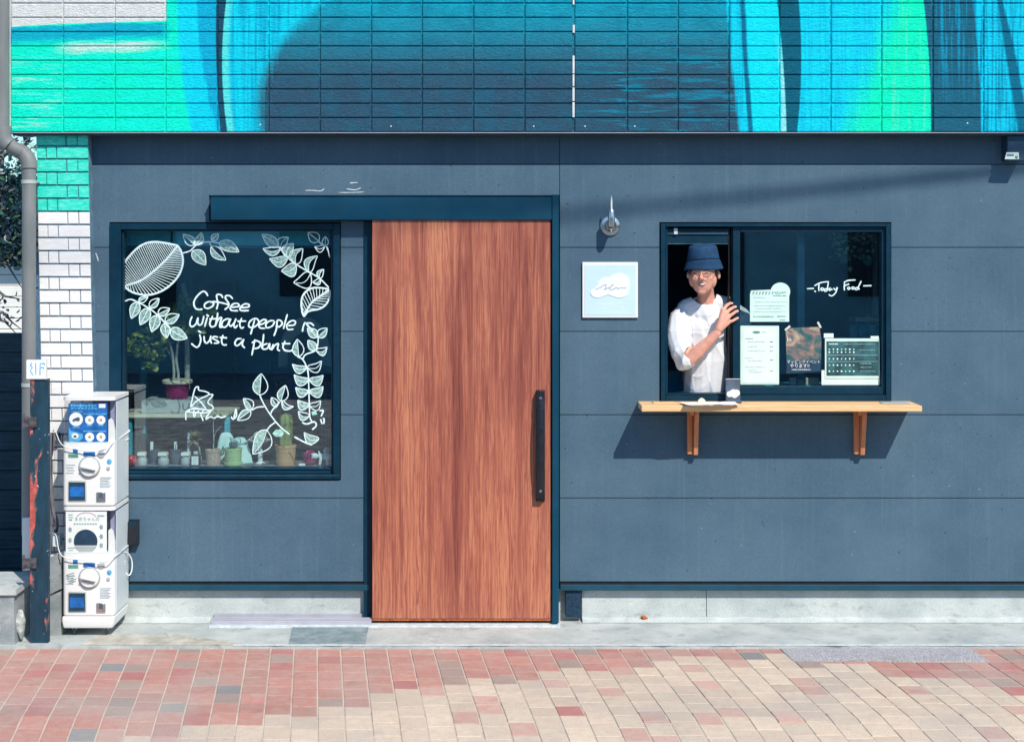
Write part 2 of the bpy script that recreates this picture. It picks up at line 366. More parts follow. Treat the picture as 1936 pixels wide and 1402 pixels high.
M['stone'] = pm('rough pale stone', (.46, .50, .47), .4, 26, .9, .9, 45, .01)
# ---------------------------------------------------------------- mural paint (one material, follows the wall)
OV = -.153                                            # front plane of the overhanging upper wall
m, t, b = newmat('mural paint'); g = nd(t, 'NewGeometry'); sx = nd(t, 'SeparateXYZ'); t.links.new(g.outputs['Position'], sx.inputs[0])
k = (D+OV)/F
PX = mth(t, 'MULTIPLY_ADD', sx.outputs[0], 1/k, CX); PY = mth(t, 'MULTIPLY_ADD', sx.outputs[2], -1/k, HZ+EYE/k)
def vnoise(sc, scale, det=4, dist=0.):
    mp = nd(t, 'Mapping'); t.links.new(g.outputs['Position'], mp.inputs[0]); mp.inputs[3].default_value = sc
    return noi(t, scale=scale, det=det, vec=mp.outputs[0], dist=dist)
brush_v = vnoise((45, 1, 1.3), 1.5, 5); brush_h = vnoise((2, 1, 22), 2., 5, .6); mottle = vnoise((1, 1, 1), 9, 5)
wob = mth(t, 'MULTIPLY', mth(t, 'SUBTRACT', vnoise((3, 1, 3), 2., 3), .5), 10)
def edge(x0, x1, x2, soft=2., rag=0., lo=0., hi=1.):   # 0 left of a curved edge, 1 right of it; x at py 0,125,250
    c2 = (x2-2*x1+x0)/(2*125.**2); c1 = (x1-x0)/125.-c2*125.
    q = mth(t, 'MULTIPLY_ADD', PY, c2, c1); xb = mth(t, 'MULTIPLY_ADD', q, PY, x0) if False else mth(t, 'ADD', mth(t, 'MULTIPLY', q, PY), x0)
    d = mth(t, 'SUBTRACT', PX, xb)
    if rag: d = mth(t, 'ADD', d, mth(t, 'MULTIPLY', mth(t, 'SUBTRACT', brush_v, .5), rag))
    return rng(t, d, -soft, soft, lo, hi)
def mul(a, b_): return mth(t, 'MULTIPLY', a, b_)
def inv(a): return mth(t, 'SUBTRACT', 1., a)
MINT = (.0, .93, .62); CYAN = (.0, .74, .92); BLUE = (.0, .42, .64); DEEP = (.0, .125, .20); SLATE = (.032, .090, .150); TEAL = (.0, .27, .42)
col = mixc(t, rng(t, brush_h, .3, .75), MINT, (.0, .98, .76))
# pale streaky patches near the left edge
col = mixc(t, mul(rng(t, brush_h, .5, .66, 0, .75), mul(rng(t, mth(t, 'ADD', PX, mth(t, 'MULTIPLY', brush_h, 60)), 90, 190, 1, 0), rng(t, PY, 90, 170))), col, (.55, .84, .66))
# blue arc and white field at the top left
arc = mth(t, 'SUBTRACT', PY, mth(t, 'MULTIPLY_ADD', mth(t, 'SQRT', mth(t, 'MAXIMUM', mth(t, 'SUBTRACT', PX, 15), 0)), -.8, 54.))
lf = rng(t, PX, 300, 330, 1, 0)
a2 = mth(t, 'ADD', arc, mth(t, 'MULTIPLY', mth(t, 'SUBTRACT', brush_h, .5), 26))
col = mixc(t, mul(mul(rng(t, a2, 0, 3), rng(t, a2, 22, 40, 1, 0)), mul(lf, .9)), col, (.0, .42, .62))
col = mixc(t, mul(mul(rng(t, a2, 34, 42), rng(t, a2, 44, 60, 1, 0)), mul(rng(t, PX, 90, 160), rng(t, PX, 240, 330, 1, 0))), col, (.66, .86, .78))
col = mixc(t, mul(rng(t, arc, -2, 1, 1, 0), rng(t, PX, 313, 315, 1, 0)), col, (.80, .80, .78))
# bands, left to right
col = mixc(t, edge(334, 342, 362, 5, 12), col, CYAN)
col = mixc(t, edge(372, 384, 412, 3, 20), col, (.0, .46, .70))
col = mixc(t, edge(409, 409, 417, 1.2), col, (.010, .075, .135))
col = mixc(t, edge(428, 420, 430, 1.2), col, (.10, .82, .80))
col = mixc(t, edge(438, 433, 442, 4, 14), col, mixc(t, rng(t, brush_v, .3, .65), BLUE, CYAN))
inner = mixc(t, rng(t, mth(t, 'ADD', PY, mth(t, 'MULTIPLY', wob, 5)), -30, 170), (.0, .40, .56), SLATE)
inner = mixc(t, mul(rng(t, brush_h, .50, .66, 0, .8), rng(t, PX, 1030, 1180)), inner, (.0, .28, .42))
inner = mixc(t, rng(t, mottle, .4, .75, 0, .4), inner, (.0, .16, .26))
col = mixc(t, mth(t, 'MAXIMUM', edge(620, 508, 496, 18, 46), edge(690, 560, 502, 40, 60)), col, inner)
col = mixc(t, edge(1374, 1384, 1396, 4, 16), col, mixc(t, rng(t, brush_v, .35, .6), (.0, .36, .58), CYAN))
col = mixc(t, mul(edge(1400, 1406, 1416, 2), inv(edge(1407, 1414, 1424, 2, 6))), col, (.0, .17, .30))
col = mixc(t, edge(1409, 1416, 1424, 2.5), col, (.0, .84, .95))
col = mixc(t, mul(edge(1450, 1474, 1476, 3), rng(t, PY, 60, 150)), col, (.30, .88, .88))
col = mixc(t, edge(1469, 1481, 1487, 1.4), col, DEEP)
col = mixc(t, edge(1510, 1515, 1507, 1.6), col, mixc(t, rng(t, brush_v, .3, .62), (.0, .60, .84), (.0, .78, .94)))
col = mixc(t, edge(1690, 1650, 1600, 34, 60), col, mixc(t, rng(t, brush_v, .5, .8, 0, .5), (.0, .98, .58), (.22, .98, .66)))
col = mixc(t, edge(1746, 1757, 1760, 1.3), col, mixc(t, mul(rng(t, brush_v, .46, .60, 0, .85), rng(t, PY, 230, 60)), (.012, .13, .21), (.0, .36, .58)))
col = mixc(t, edge(1838, 1850, 1856, 2.5, 10), col, mixc(t, rng(t, brush_v, .38, .56), (.0, .34, .54), (.0, .68, .92)))
col = mixc(t, mul(edge(1885, 1905, 1925, 3, 8), inv(edge(1895, 1925, 1946, 3, 8))), col, (.0, .16, .28))
col = mixc(t, edge(1960, 1990, 2010, 20, 40), col, SLATE)
col = mixc(t, mul(rng(t, brush_v, .3, .7, 0, .16), 1.), col, mixc(t, 1., col, (.7, .76, .82), 'MULTIPLY'))
spk = noi(t, scale=420, det=2, vec=g.outputs['Position'])
col = mixc(t, rng(t, spk, .4, .85, 0, .16), col, (.0, .26, .36))
t.links.new(col, b.inputs['Base Color']); b.inputs['Roughness'].default_value = .6; b.inputs['Specular IOR Level'].default_value = .15
def gn(sc, scale, dist=0.):
    mp = nd(t, 'Mapping'); t.links.new(g.outputs['Position'], mp.inputs[0]); mp.inputs[3].default_value = sc; mp.inputs[2].default_value = (0, R(20), 0)
    return noi(t, scale=scale, det=5, vec=mp.outputs[0], dist=dist)
t.links.new(bump(t, mth(t, 'ADD', gn((1, 1, 2.6), 34, 2.2), mth(t, 'MULTIPLY', gn((1, 1, 2), 90, 1), .35)), 1., .010), b.inputs['Normal'])
M['mural'] = m
M['mural_groove'] = pm('mural joint paint', (.01, .20, .30), .3, 8, .8, .2)
# ---------------------------------------------------------------- pavement, road, strip
def gh(y):                                            # ground height by depth
    if y > -.51: return 0.
    if y > -1.614: return -.012+(y+.51)*.012
    return -.012-1.104*.012+(y+1.614)*.096 if y > -2.0 else -.012-.01325-.037+(y+2.0)*.0
VX = (597-CX)/F                                       # joints run towards this direction
st = MB(); st.add([(-4.5, -.51, .0), (4.5, -.51, .0), (4.5, .03, .0), (-4.5, .03, .0), (-4.5, -.51, -.1), (4.5, -.51, -.1), (4.5, .03, -.1), (-4.5, .03, -.1)],
                  [(0, 1, 2, 3), (4, 5, 6, 7), (0, 1, 5, 4), (3, 2, 6, 7), (0, 3, 7, 4), (1, 2, 6, 5)])
bmesh.ops.subdivide_edges(st.bm, edges=[e for e in st.bm.edges if abs((e.verts[0].co-e.verts[1].co).x) > 1], cuts=110)
for v in st.bm.verts:
    if abs(v.co.y+.51) < .01: v.co.y += (noise.noise(Vector((v.co.x*7, 0, 1)))*.012+noise.noise(Vector((v.co.x*30, 3, 1)))*.004)-(.012 if v.co.x < -2 else 0)
ped = st.build('concrete_strip', M['strip']); tag(ped, kind='structure')
def patch(name, pxs, ys, mat, h, parent=ped, th=.003):
    pts = []
    for (px, py_) in zip(pxs, ys): pts.append((px, py_))
    mb = MB(); n = len(pts); vs = []
    for px, d in pts: vs.append(((px-CX)*(D+d)/F, d, h))
    vs += [(x, y, z-th) for x, y, z in vs]
    mb.add(vs, [tuple(range(n)), tuple(range(2*n-1, n-1, -1))]+[(i, i+n, (i+1) % n+n, (i+1) % n) for i in range(n)])
    return mb.build(name, mat, parent)
patch('dark_patch', [545, 690, 697, 553], [-.495, -.495, -.12, -.12], M['strip_dark'], .004)
patch('grey_patch', [690.5, 1056, 1058, 697.5], [-.497, -.497, -.03, -.03], M['strip'], .0035)
patch('threshold', [395, 1058, 1058, 402], [-.13, -.13, -.0, -.0], M['white_trim'], .010, th=.014)
def wob(x0, x1, n, y, amp, sd): return [(x0+(x1-x0)*i/n, y+amp*noise.noise(Vector((i*.9, sd, 0)))) for i in range(n+1)]
def patch2(name, a, b_, mat, h):
    q = a+b_[::-1]; patch(name, [v[0] for v in q], [v[1] for v in q], mat, h)
patch2('rubble_patch', wob(150, 470, 16, -.497, .006, 1), wob(190, 330, 16, -.30, .12, 2), M['rubble'], .0045)
patch2('pale_edge', wob(440, 1960, 90, -.5115, .003, 4), wob(440, 1960, 90, -.492, .012, 5), M['white_trim'], .0052)
bed = MB()
ys = [-.5105, -1.0, -1.614, -2.0, -2.15]
vs = []; fs = []
for y in ys: vs += [(-4.5, y, gh(y)-.0038), (4.5, y, gh(y)-.0038)]
for i in range(len(ys)-1): fs.append((2*i, 2*i+1, 2*i+3, 2*i+2))
vs2 = [(x, y, z-.06) for x, y, z in vs]; n = len(vs)
bed.add(vs+vs2, fs+[(a+n, b_+n, c+n, d+n) for a, b_, c, d in fs]+[(0, 1, n+1, n), (n-2, n-1, 2*n-1, 2*n-2)])
pav = bed.build('pavement', M['bed']); tag(pav, kind='structure')
PITCH = .1185; ROW = .138; TH = .03
def pmesh(name, wd, ln, seed=0):
    rnd = random.Random(seed); mb = MB(); hx = wd/2; hy = ln/2; c = .0022; tp = []
    def q(sx_, sy_, ins, z):
        y = sy_*(hy-ins); return (sx_*(hx-ins)+VX*(-y)*-1*0+VX*y*1.0, y, z)
    cs = [(-1, -1), (1, -1), (1, 1), (-1, 1)]
    vs = [q(a, b_, 0, -TH) for a, b_ in cs]+[q(a, b_, 0, -c) for a, b_ in cs]+[q(a, b_, c, 0) for a, b_ in cs]
    fs = [(8, 9, 10, 11)]
    for o_ in (0, 4): fs += [(o_+i, o_+(i+1) % 4, o_+4+(i+1) % 4, o_+4+i) for i in range(4)]
    mb.add(vs, fs); return mb.mesh(name)
bound = [(-60, 1430), (250, 1402), (340, 1370), (400, 1352), (460, 1368), (520, 1357), (570, 1348), (620, 1338), (665, 1330), (710, 1318), (760, 1312), (800, 1300), (850, 1293), (890, 1287), (930, 1291), (980, 1283), (1020, 1276), (1060, 1268), (1110, 1263), (1155, 1266), (1200, 1258), (1240, 1250), (1285, 1244), (1330, 1238), (1380, 1240), (1430, 1243), (1480, 1234), (1520, 1250), (1600, 1246), (1640, 1262), (1700, 1275), (1760, 1283), (1830, 1280), (1880, 1295), (1936, 1310), (2100, 1350)]
def bnd(px):
    for (a, ya), (c, yc) in zip(bound[:-1], bound[1:]):
        if a <= px <= c: return ya+(yc-ya)*(px-a)/(c-a)
    return 1402
special = {'p_grey': [(212, 1265), (328, 1332), (150, 1388), (432, 1300), (1000, 1226), (1215, 1231), (1437, 1233), (1718, 1245)],
           'p_brown': [(703, 1310), (1062, 1259), (595, 1240), (860, 1270), (620, 1330), (860, 1283), (1530, 1250), (950, 1285)],
           'p_rose': [(60, 1274), (160, 1275), (305, 1345), (270, 1340), (310, 1375), (740, 1285), (1050, 1244), (1880, 1262), (520, 1235), (100, 1330), (775, 1290), (640, 1250), (1165, 1359), (1070, 1347)],
           'p_pink': [(912, 1321), (872, 1351), (1383, 1264), (1375, 1340), (1500, 1290), (1462, 1300), (1550, 1300), (1480, 1361), (1680, 1366), (1742, 1376), (1722, 1305), (1850, 1297), (1857, 1313), (1915, 1347), (1905, 1390), (985, 1376), (1020, 1356), (1222, 1352), (1280, 1365), (1190, 1392), (1147, 1310), (1350, 1300), (930, 1336), (210, 1394), (310, 1396), (1335, 1352), (560, 1400), (1250, 1275)]}
def prj(v): k_ = F/(D+v.y); return CX+v.x*k_, HZ+(EYE-v.z)*k_
cells = []
rnd = random.Random(3)
ncol = 64
for ci in range(ncol):
    xb = -3.9+ci*PITCH; off = rnd.random()*ROW
    y = -.515+off*.0
    first = .4+.6*rnd.random(); row = 0; yy = -.517
    while yy > -2.0:
        ln = ROW*(first if row == 0 else 1.)
        ce = Vector((xb, yy-ln/2, 0)); ce.x = xb+VX*(ce.y+.51)*1.0 if True else xb
        ce.z = gh(ce.y); sl_ = (gh(ce.y+.02)-gh(ce.y-.02))/.04
        px, py_ = prj(ce)
        if -45 < px < 1985 and py_ < 1440: cells.append((ce, ln, sl_, px, py_, ci, row))
        yy -= ln; row += 1
def gratehit(c): return 1455 < c[3] < 1905 and c[0].y > -.735 and False
# cover slab laid in the paving
SL0, SL1 = -.516, -.742
def slabx(y, s): return (X(1474, -.51) if s == 0 else X(1832, -.51))+VX*(y+.51)
used_sp = set()
def kindof(px, py_):
    best = None; bd = 1e9
    for k_, lst in special.items():
        for i, (sx_, sy_) in enumerate(lst):
            d_ = ((px-sx_)/22.)**2+((py_-sy_)/9.)**2
            if d_ < bd and (k_, i) not in used_sp: bd = d_; best = (k_, i)
    if bd < 1.0: used_sp.add(best); return best[0]
    r_ = rnd.random()
    if py_ < bnd(px): return 'p_red' if r_ < .85 else ('p_rose' if r_ < .90 else 'p_brown')
    return 'p_tan' if r_ < .95 else 'p_pink'
cells2 = []
for c in cells:
    y0 = c[0].y+c[1]/2; y1 = c[0].y-c[1]/2
    if slabx(c[0].y, 0)-.02 < c[0].x < slabx(c[0].y, 1)+.02 and y0 > SL1+.03:
        if y1 < SL1-.035:        # trim
            ln = SL1-.004-y1; ce = c[0].copy(); ce.y = y1+ln/2; c = (ce, ln, *c[2:])
        else: continue
    cells2.append(c)
info = [(c, kindof(c[3], c[4])) for c in cells2]
info.sort(key=lambda q: -q[0][4])
meshes = {}
rest = {}
for i, (c, kd) in enumerate(info):
    ce, ln, sl_, px, py_, ci, row = c
    jit = noise.noise(Vector((ci*1.7, row*2.3, 0)))*.0028
    key = (round(ln, 3), kd)
    wv_ = PITCH-(.0075 if px < 800 else .0068)
    if i < 300:
        if key not in meshes:
            meshes[key] = pmesh('paver', wv_, ln-.0042); meshes[key].materials.append(M[kd])
        o = bpy.data.objects.new('paver', meshes[key]); C.objects.link(o); o.parent = pav
        o.location = (ce.x, ce.y, ce.z+jit); o.rotation_euler = (math.atan(sl_)+rnd.uniform(-.012, .012), rnd.uniform(-.012, .012), rnd.uniform(-.008, .008))
    else:
        me = pmesh('tmp', wv_, ln-.0042); mb = rest.setdefault(kd, MB())
        mt = Matrix.Translation((ce.x, ce.y, ce.z+jit)) @ Matrix.Rotation(math.atan(sl_), 4, 'X')
        mb.add([v.co.copy() for v in me.vertices], [list(p.vertices) for p in me.polygons], mt); bpy.data.meshes.remove(me)
allr = MB(); mats = []
for mi, (kd, mb) in enumerate(rest.items()):
    mats.append(M[kd]); mb.bm.verts.index_update()
    allr.add([v.co.copy() for v in mb.bm.verts], [[v.index for v in f.verts] for f in mb.bm.faces], None, mi); mb.bm.free()
o = allr.build('far_pavers', mats, pav); tag(o, 'smaller pavers along the concrete strip', kind='stuff')
z_ = gh(-.6)+.002
sb = MB(); q0 = [(slabx(SL0, 0), SL0), (slabx(SL0, 1), SL0), (slabx(SL1, 1), SL1), (slabx(SL1, 0), SL1)]
sb.add([(x, y, gh(y)+.003) for x, y in q0]+[(x, y, gh(y)-.03) for x, y in q0], [(0, 1, 2, 3), (4, 5, 6, 7), (0, 1, 5, 4), (1, 2, 6, 5), (2, 3, 7, 6), (3, 0, 4, 7)])
o = sb.build('drain_cover', M['granite']); tag(o, 'long speckled grey drain cover slab set flush in the red paving against the concrete', 'drain cover')
rd = MB(); rd.add([(-60, -2.15, -.07), (60, -2.15, -.07), (60, -90, -.07), (-60, -90, -.07), (-60, -2.15, -.3), (60, -2.15, -.3), (60, -90, -.3), (-60, -90, -.3)], [(0, 1, 2, 3), (7, 6, 5, 4), (0, 1, 5, 4), (2, 3, 7, 6), (1, 2, 6, 5), (0, 3, 7, 4)])
o = rd.build('road', M['asphalt']); tag(o, kind='structure')
gb = MB(); gb.add([(-80, 60, -.08), (80, 60, -.08), (80, -2.3, -.08), (-80, -2.3, -.08)], [(0, 1, 2, 3)])
gb.add([(-80, 60, -.4), (80, 60, -.4), (80, -2.3, -.4), (-80, -2.3, -.4)], [(0, 1, 2, 3)])
o = gb.build('ground', M['block']); tag(o, kind='structure')
# the other side of the street, seen only mirrored in the panes
xr = thing('building_across_road', (0, -17, -.07), 'low blue grey building across the road mirrored in the window panes', 'building')
MB().box(-30, 30, -22, -17, -.07, 4.2).build('wall', pm('blue grey render', (.24, .50, .62), .3, .5, .8), xr)
MB().box(-30.4, 30.4, -22.4, -16.6, 4.2001, 4.4).build('roof', M['core'], xr)
for k_ in range(-6, 7): MB().box(k_*4.3+1.7, k_*4.3+1.95, -16.3, -16.05, -.07, 3.4+(k_ % 3)*.4).build('column', M['rail'], xr)
for k_ in range(-9, 10): MB().box(k_*3.1-.7, k_*3.1+.7, -17.0, -16.95, .6+(k_ % 3)*.3, 2.6).build('window', M['core'], xr)
# ---------------------------------------------------------------- the building
bl = thing('cafe_building', (0, .1, 0), 'dark blue grey cafe front with mint and blue mural upstairs and white brick corner', 'building')
XL = X(170, 0); XR = 3.25; ZT = Z(-200, 0)
W1 = (210, 643, 422, 905); W2 = (1248, 1682, 422, 757); DR = (690, 1057, 371, 1170)
cb = MB()
def core(x0, x1, z0, z1): cb.box(x0, x1, .004, .145, z0, z1)
zf = Z(1112)
core(XL, X(W1[0]), zf, ZT); core(X(W1[0]), X(W1[1]), zf, Z(W1[3])); core(X(W1[0]), X(W1[1]), Z(W1[2]), ZT)
core(X(W1[1]), X(W2[0]), zf, ZT); core(X(W2[0]), X(W2[1]), zf, Z(W2[3])); core(X(W2[0]), X(W2[1]), Z(W2[2]), ZT); core(X(W2[1]), XR, zf, ZT)
cb.build('wall', M['core'], bl)
# siding boards, cut round the openings
rows = [(257, 311), (311, 467.5), (467.5, 626), (626, 783), (783, 940), (940, 1098)]
secs = [(170, 1058), (1058, 2098)]
holes = [(W1[0]-2, W1[1]+2, W1[2]-2, W1[3]+2), (688, 1058, 369, 1180), (W2[0]-2, W2[1]+2, W2[2]-2, W2[3]+2), (396, 1046, 369, 418)]
def cut(r, h):
    x0, x1, y0, y1 = r; a, b_, c, d = h
    if a >= x1 or b_ <= x0 or c >= y1 or d <= y0: return [r]
    out = []
    if a > x0: out.append((x0, a, y0, y1))
    if b_ < x1: out.append((b_, x1, y0, y1))
    xa, xb = max(a, x0), min(b_, x1)
    if c > y0: out.append((xa, xb, y0, c))
    if d < y1: out.append((xa, xb, d, y1))
    return out
def notched(rs, y0, y1, name, mat, par, g):
    xs = sorted({v for r in rs for v in r[:2]}); zs = sorted({v for r in rs for v in r[2:]})
    bm = bmesh.new(); V = {}
    def vt(i_, j_, k_):
        if (i_, j_, k_) not in V:
            px_ = xs[i_]+(g[0] if i_ == 0 else 0)-(g[1] if i_ == len(xs)-1 else 0); py_ = zs[j_]+(g[2] if j_ == 0 else 0)-(g[3] if j_ == len(zs)-1 else 0)
            V[(i_, j_, k_)] = bm.verts.new((X(px_), (y0, y1)[k_], Z(py_)))
        return V[(i_, j_, k_)]
    cells = {(i_, j_) for i_ in range(len(xs)-1) for j_ in range(len(zs)-1) if any(r[0] <= xs[i_]+.01 and r[1] >= xs[i_+1]-.01 and r[2] <= zs[j_]+.01 and r[3] >= zs[j_+1]-.01 for r in rs)}
    for i_, j_ in cells:
        bm.faces.new([vt(i_, j_, 0), vt(i_+1, j_, 0), vt(i_+1, j_+1, 0), vt(i_, j_+1, 0)]); bm.faces.new([vt(i_, j_, 1), vt(i_, j_+1, 1), vt(i_+1, j_+1, 1), vt(i_+1, j_, 1)])
        for di, dj, a_, c_ in ((-1, 0, (0, 0), (0, 1)), (1, 0, (1, 0), (1, 1)), (0, -1, (0, 0), (1, 0)), (0, 1, (0, 1), (1, 1))):
            if (i_+di, j_+dj) not in cells:
                bm.faces.new([vt(i_+a_[0], j_+a_[1], 0), vt(i_+c_[0], j_+c_[1], 0), vt(i_+c_[0], j_+c_[1], 1), vt(i_+a_[0], j_+a_[1], 1)])
    mb = MB(); mb.bm.free(); mb.bm = bm
    return mb.build(name, mat, par)
for ri, (a, b_) in enumerate(rows):
    for si, (x0, x1) in enumerate(secs):
        rs = [(x0, x1, a, b_)]
        for h in holes: rs = [q for r in rs for q in cut(r, h)]
        rs = [r for r in rs if r[1]-r[0] > 1.5 and r[3]-r[2] > 1.5]
        # pieces the openings leave apart are boards of their own
        groups = []
        for r in rs:
            hit = [g_ for g_ in groups if any(not (q[1] < r[0]-.01 or q[0] > r[1]+.01 or q[3] < r[2]-.01 or q[2] > r[3]+.01) for q in g_)]
            new = [r]
            for g_ in hit: new += g_; groups.remove(g_)
            groups.append(new)
        for g_ in groups:
            y0 = -.014+random.uniform(-.0006, .0006); ex = (min(r[0] for r in g_), max(r[1] for r in g_), min(r[2] for r in g_), max(r[3] for r in g_))
            notched(g_, y0, .0035, 'siding_panel', M['siding'], bl, (.6 if ex[0] == x0 else 0, .6 if ex[1] == x1 else 0, .75 if ex[2] == a else 0, .75 if ex[3] == b_ else 0))
MB().box(X(170), XR, -.0135, .003, Z(257)+.001, ZT, 0).build('fascia_board', M['siding'], bl)
# base flashing, foundation
for (u0, u1) in ((170, 699), (1059, 2098)):
    MB().box(X(u0), X(u1), -.010, .003, Z(1103), Z(1099.5)).build('base_groove', M['black'], bl)
    MB().box(X(u0), X(u1), -.024, .003, Z(1114), Z(1103), .002).build('base_flashing', M['teal_trim'], bl)
for (u0, u1) in ((170, 697), (1100.5, 1336), (1337, 2098)):
    fb = MB().box(X(u0), X(u1), .022, .14, -.02, Z(1112), .002); fb.build('foundation', M['found'], bl)
MB().box(X(697), X(1100.5), .045, .14, -.02, Z(1112)).build('foundation', M['found'], bl)
skb = MB(); seg = 60
for u0, u1, dd in ((170, 398, .03), (1101, 2098, .02)):       # rough fillet of mortar at the foot
    vs = []
    for i in range(seg+1):
        x = X(u0)+(X(u1)-X(u0))*i/seg; a = .012+.010*noise.noise(Vector((x*9, 0, 0)))+.004*noise.noise(Vector((x*31, 0, 0)))
        vs += [(x, .03, a+.01), (x, .005-dd-a, .002), (x, .03, -.01)]
    skb.add(vs, [(3*i, 3*i+1, 3*i+4, 3*i+3) for i in range(seg)])
skb.build('mortar_fillet', M['found'], bl)
# upper overhang with the mural
zo = Z(251, OV); zt = Z(-95, OV); xo = X(20, OV)
MB().box(xo, XR, OV+.009, .15, zo+.004, ZT+.4).build('upper_wall', M['mural'], bl)
MB().box(xo+.005, XR, OV+.02, .0, zo-.012, zo+.0035).build('soffit', M['soffit'], bl)
MB().box(xo-.003, XR, OV-.004, OV+.030, zo-.002, zo+.0015, 0).build('drip_flashing', M['rail'], bl)
MB().box(X(13, OV), xo-.001, OV-.006, .2, zo-.004, ZT+.4, .002).build('corner_trim', M['white_trim'], bl)
tz = [250-27.05*i for i in range(0, 13)]
tx = [20.5, 119, 217, 313, 411, 508, 605, 702, 798, 895, 992, 1085, 1186, 1282, 1378, 1474, 1571, 1667, 1764, 1860, 1957, 2054]
for r_ in range(12):
    for a, b_ in zip(tx[:-1], tx[1:]):
        if 1090 <= a < 1475 or a == 1085: pass
        gl_ = 1.4; gr_ = 1.4
        if b_ == 1085: gr_ = 4
        if a == 1085: gl_ = 3
        dy = random.uniform(-.0012, .0012)
        MB().box(X(a+gl_*.7, OV), X(b_-gr_*.7, OV), OV+dy, OV+.0085, Z(tz[r_]-1.0, OV), Z(tz[r_]-27.05+.9, OV), .0036).build('mural_tile', M['mural'], bl)
# chipped white sealant in the seam
cs = MB(); z0 = zo+.006; rnd2 = random.Random(5)
while z0 < zt:
    ln = rnd2.uniform(.02, .11); w_ = rnd2.uniform(.0035, .0062); dx = rnd2.uniform(-.0012, .0012)
    if rnd2.random() < .85: cs.box(X(1084.6, OV)-w_+dx, X(1084.6, OV)+w_+dx, OV-.003-rnd2.random()*.003, OV+.0085, z0, z0+ln*.93, .0012)
    z0 += ln
cs.build('chipped_sealant', M['white_trim'], bl)
for px, py_ in ((492, 236), (739, 239), (1009, 239), (1106, 239), (1200, 239), (1829, 233)):
    nb = MB(); nb.ball(P(px, py_, OV-.0005), .0045, 2, (1, .6, 1)); nb.build('nail_head', M['white_trim'], bl, True)
# ---------------------------------------------------------------- brick corner pillar
PY_ = -.09
pil = MB(); sh = .0205
def px_sh(px, py_): return px+(py_-255)*sh
pts = [(px_sh(69, 250), 250), (px_sh(166, 250), 250), (px_sh(166, 1190), 1190), (px_sh(69, 1190), 1190)]
pil.prism([(X(a, PY_), Z(b_, PY_)) for a, b_ in pts], PY_+.010, .16); pillar = pil.build('brick_pillar', M['mortar'], bl)
rr = random.Random(9); py_ = 252.5; i = 0
while py_ < 1150:
    h_ = 24.75
    if i % 2 == 1: segs = [(0, 17), (18.8, 36.5), (38.6, 97)]
    else: segs = [(0, 55), (57, 76), (78, 97)]
    for a, b_ in segs:
        j = [rr.uniform(-.7, .7) for _ in range(4)]
        q = [(px_sh(68.5+a, py_)+j[0]*.5, py_+.2), (px_sh(68.5+b_, py_)+j[1]*.4, py_+.2), (px_sh(68.5+b_, py_+h_)+j[1]*.4, py_+h_-2.6), (px_sh(68.5+a, py_+h_)+j[0]*.5, py_+h_-2.6)]
        poly = [(X(u, PY_), Z(v, PY_)) for u, v in q]
        mb = MB(); mb.prism(poly, PY_+rr.uniform(-.002, .0015), PY_+.0125)
        bmesh.ops.bevel(mb.bm, geom=[e for e in mb.bm.edges if all(v.co.y < PY_+.006 for v in e.verts)], offset=.0022, segments=2, affect='EDGES')
        mt_ = 'b_mint' if py_ < 385 else 'b_white'
        mb.build('brick', M[mt_], pillar)
    py_ += h_; i += 1
# ---------------------------------------------------------------- strokes painted on glass and print on flat things
def cr(pts, sub=6):
    if len(pts) < 3: return [Vector(p) for p in pts]
    p = [Vector(q) for q in pts]; p = [p[0]*2-p[1]]+p+[p[-1]*2-p[-2]]; out = []
    for i in range(1, len(p)-2):
        for s in range(sub):
            t_ = s/sub; a, b_, c, d = p[i-1], p[i], p[i+1], p[i+2]
            out.append(.5*((2*b_)+(c-a)*t_+(2*a-5*b_+4*c-d)*t_*t_+(3*b_-3*c+d-a)*t_**3))
    out.append(p[-2]); return out
LAY = [0]
def ribbon(mb, pts, w_, y, ref=None, smooth=True, taper=True, mi=0, jit=.30):
    ref = y if ref is None else ref
    LAY[0] = (LAY[0]+1) % 48; y = y-LAY[0]*.00002
    p = cr(pts) if smooth else [Vector(q) for q in pts]
    n = len(p); vs = []
    for i, q in enumerate(p):
        t_ = p[min(i+1, n-1)]-p[max(i-1, 0)]
        if t_.length < 1e-6: t_ = Vector((1, 0))
        t_.normalize(); nn = Vector((-t_.y, t_.x)); ww = w_/2*(1+jit*noise.noise(Vector((q.x*.35, q.y*.35, 2))))
        if taper and n > 4 and (i == 0 or i == n-1): ww *= .55
        for s_ in (1, -1):
            r_ = q+nn*ww*s_; vs.append((X(r_.x, ref), y-i*.000003, Z(r_.y, ref)))
    mb.add(vs, [(2*i, 2*i+1, 2*i+3, 2*i+2) for i in range(n-1)], None, mi)
def flatpoly(mb, pts, y, ref=None, mi=0):
    ref = y if ref is None else ref
    mb.add([(X(a, ref), y, Z(b_, ref)) for a, b_ in pts], [tuple(range(len(pts)))], None, mi)
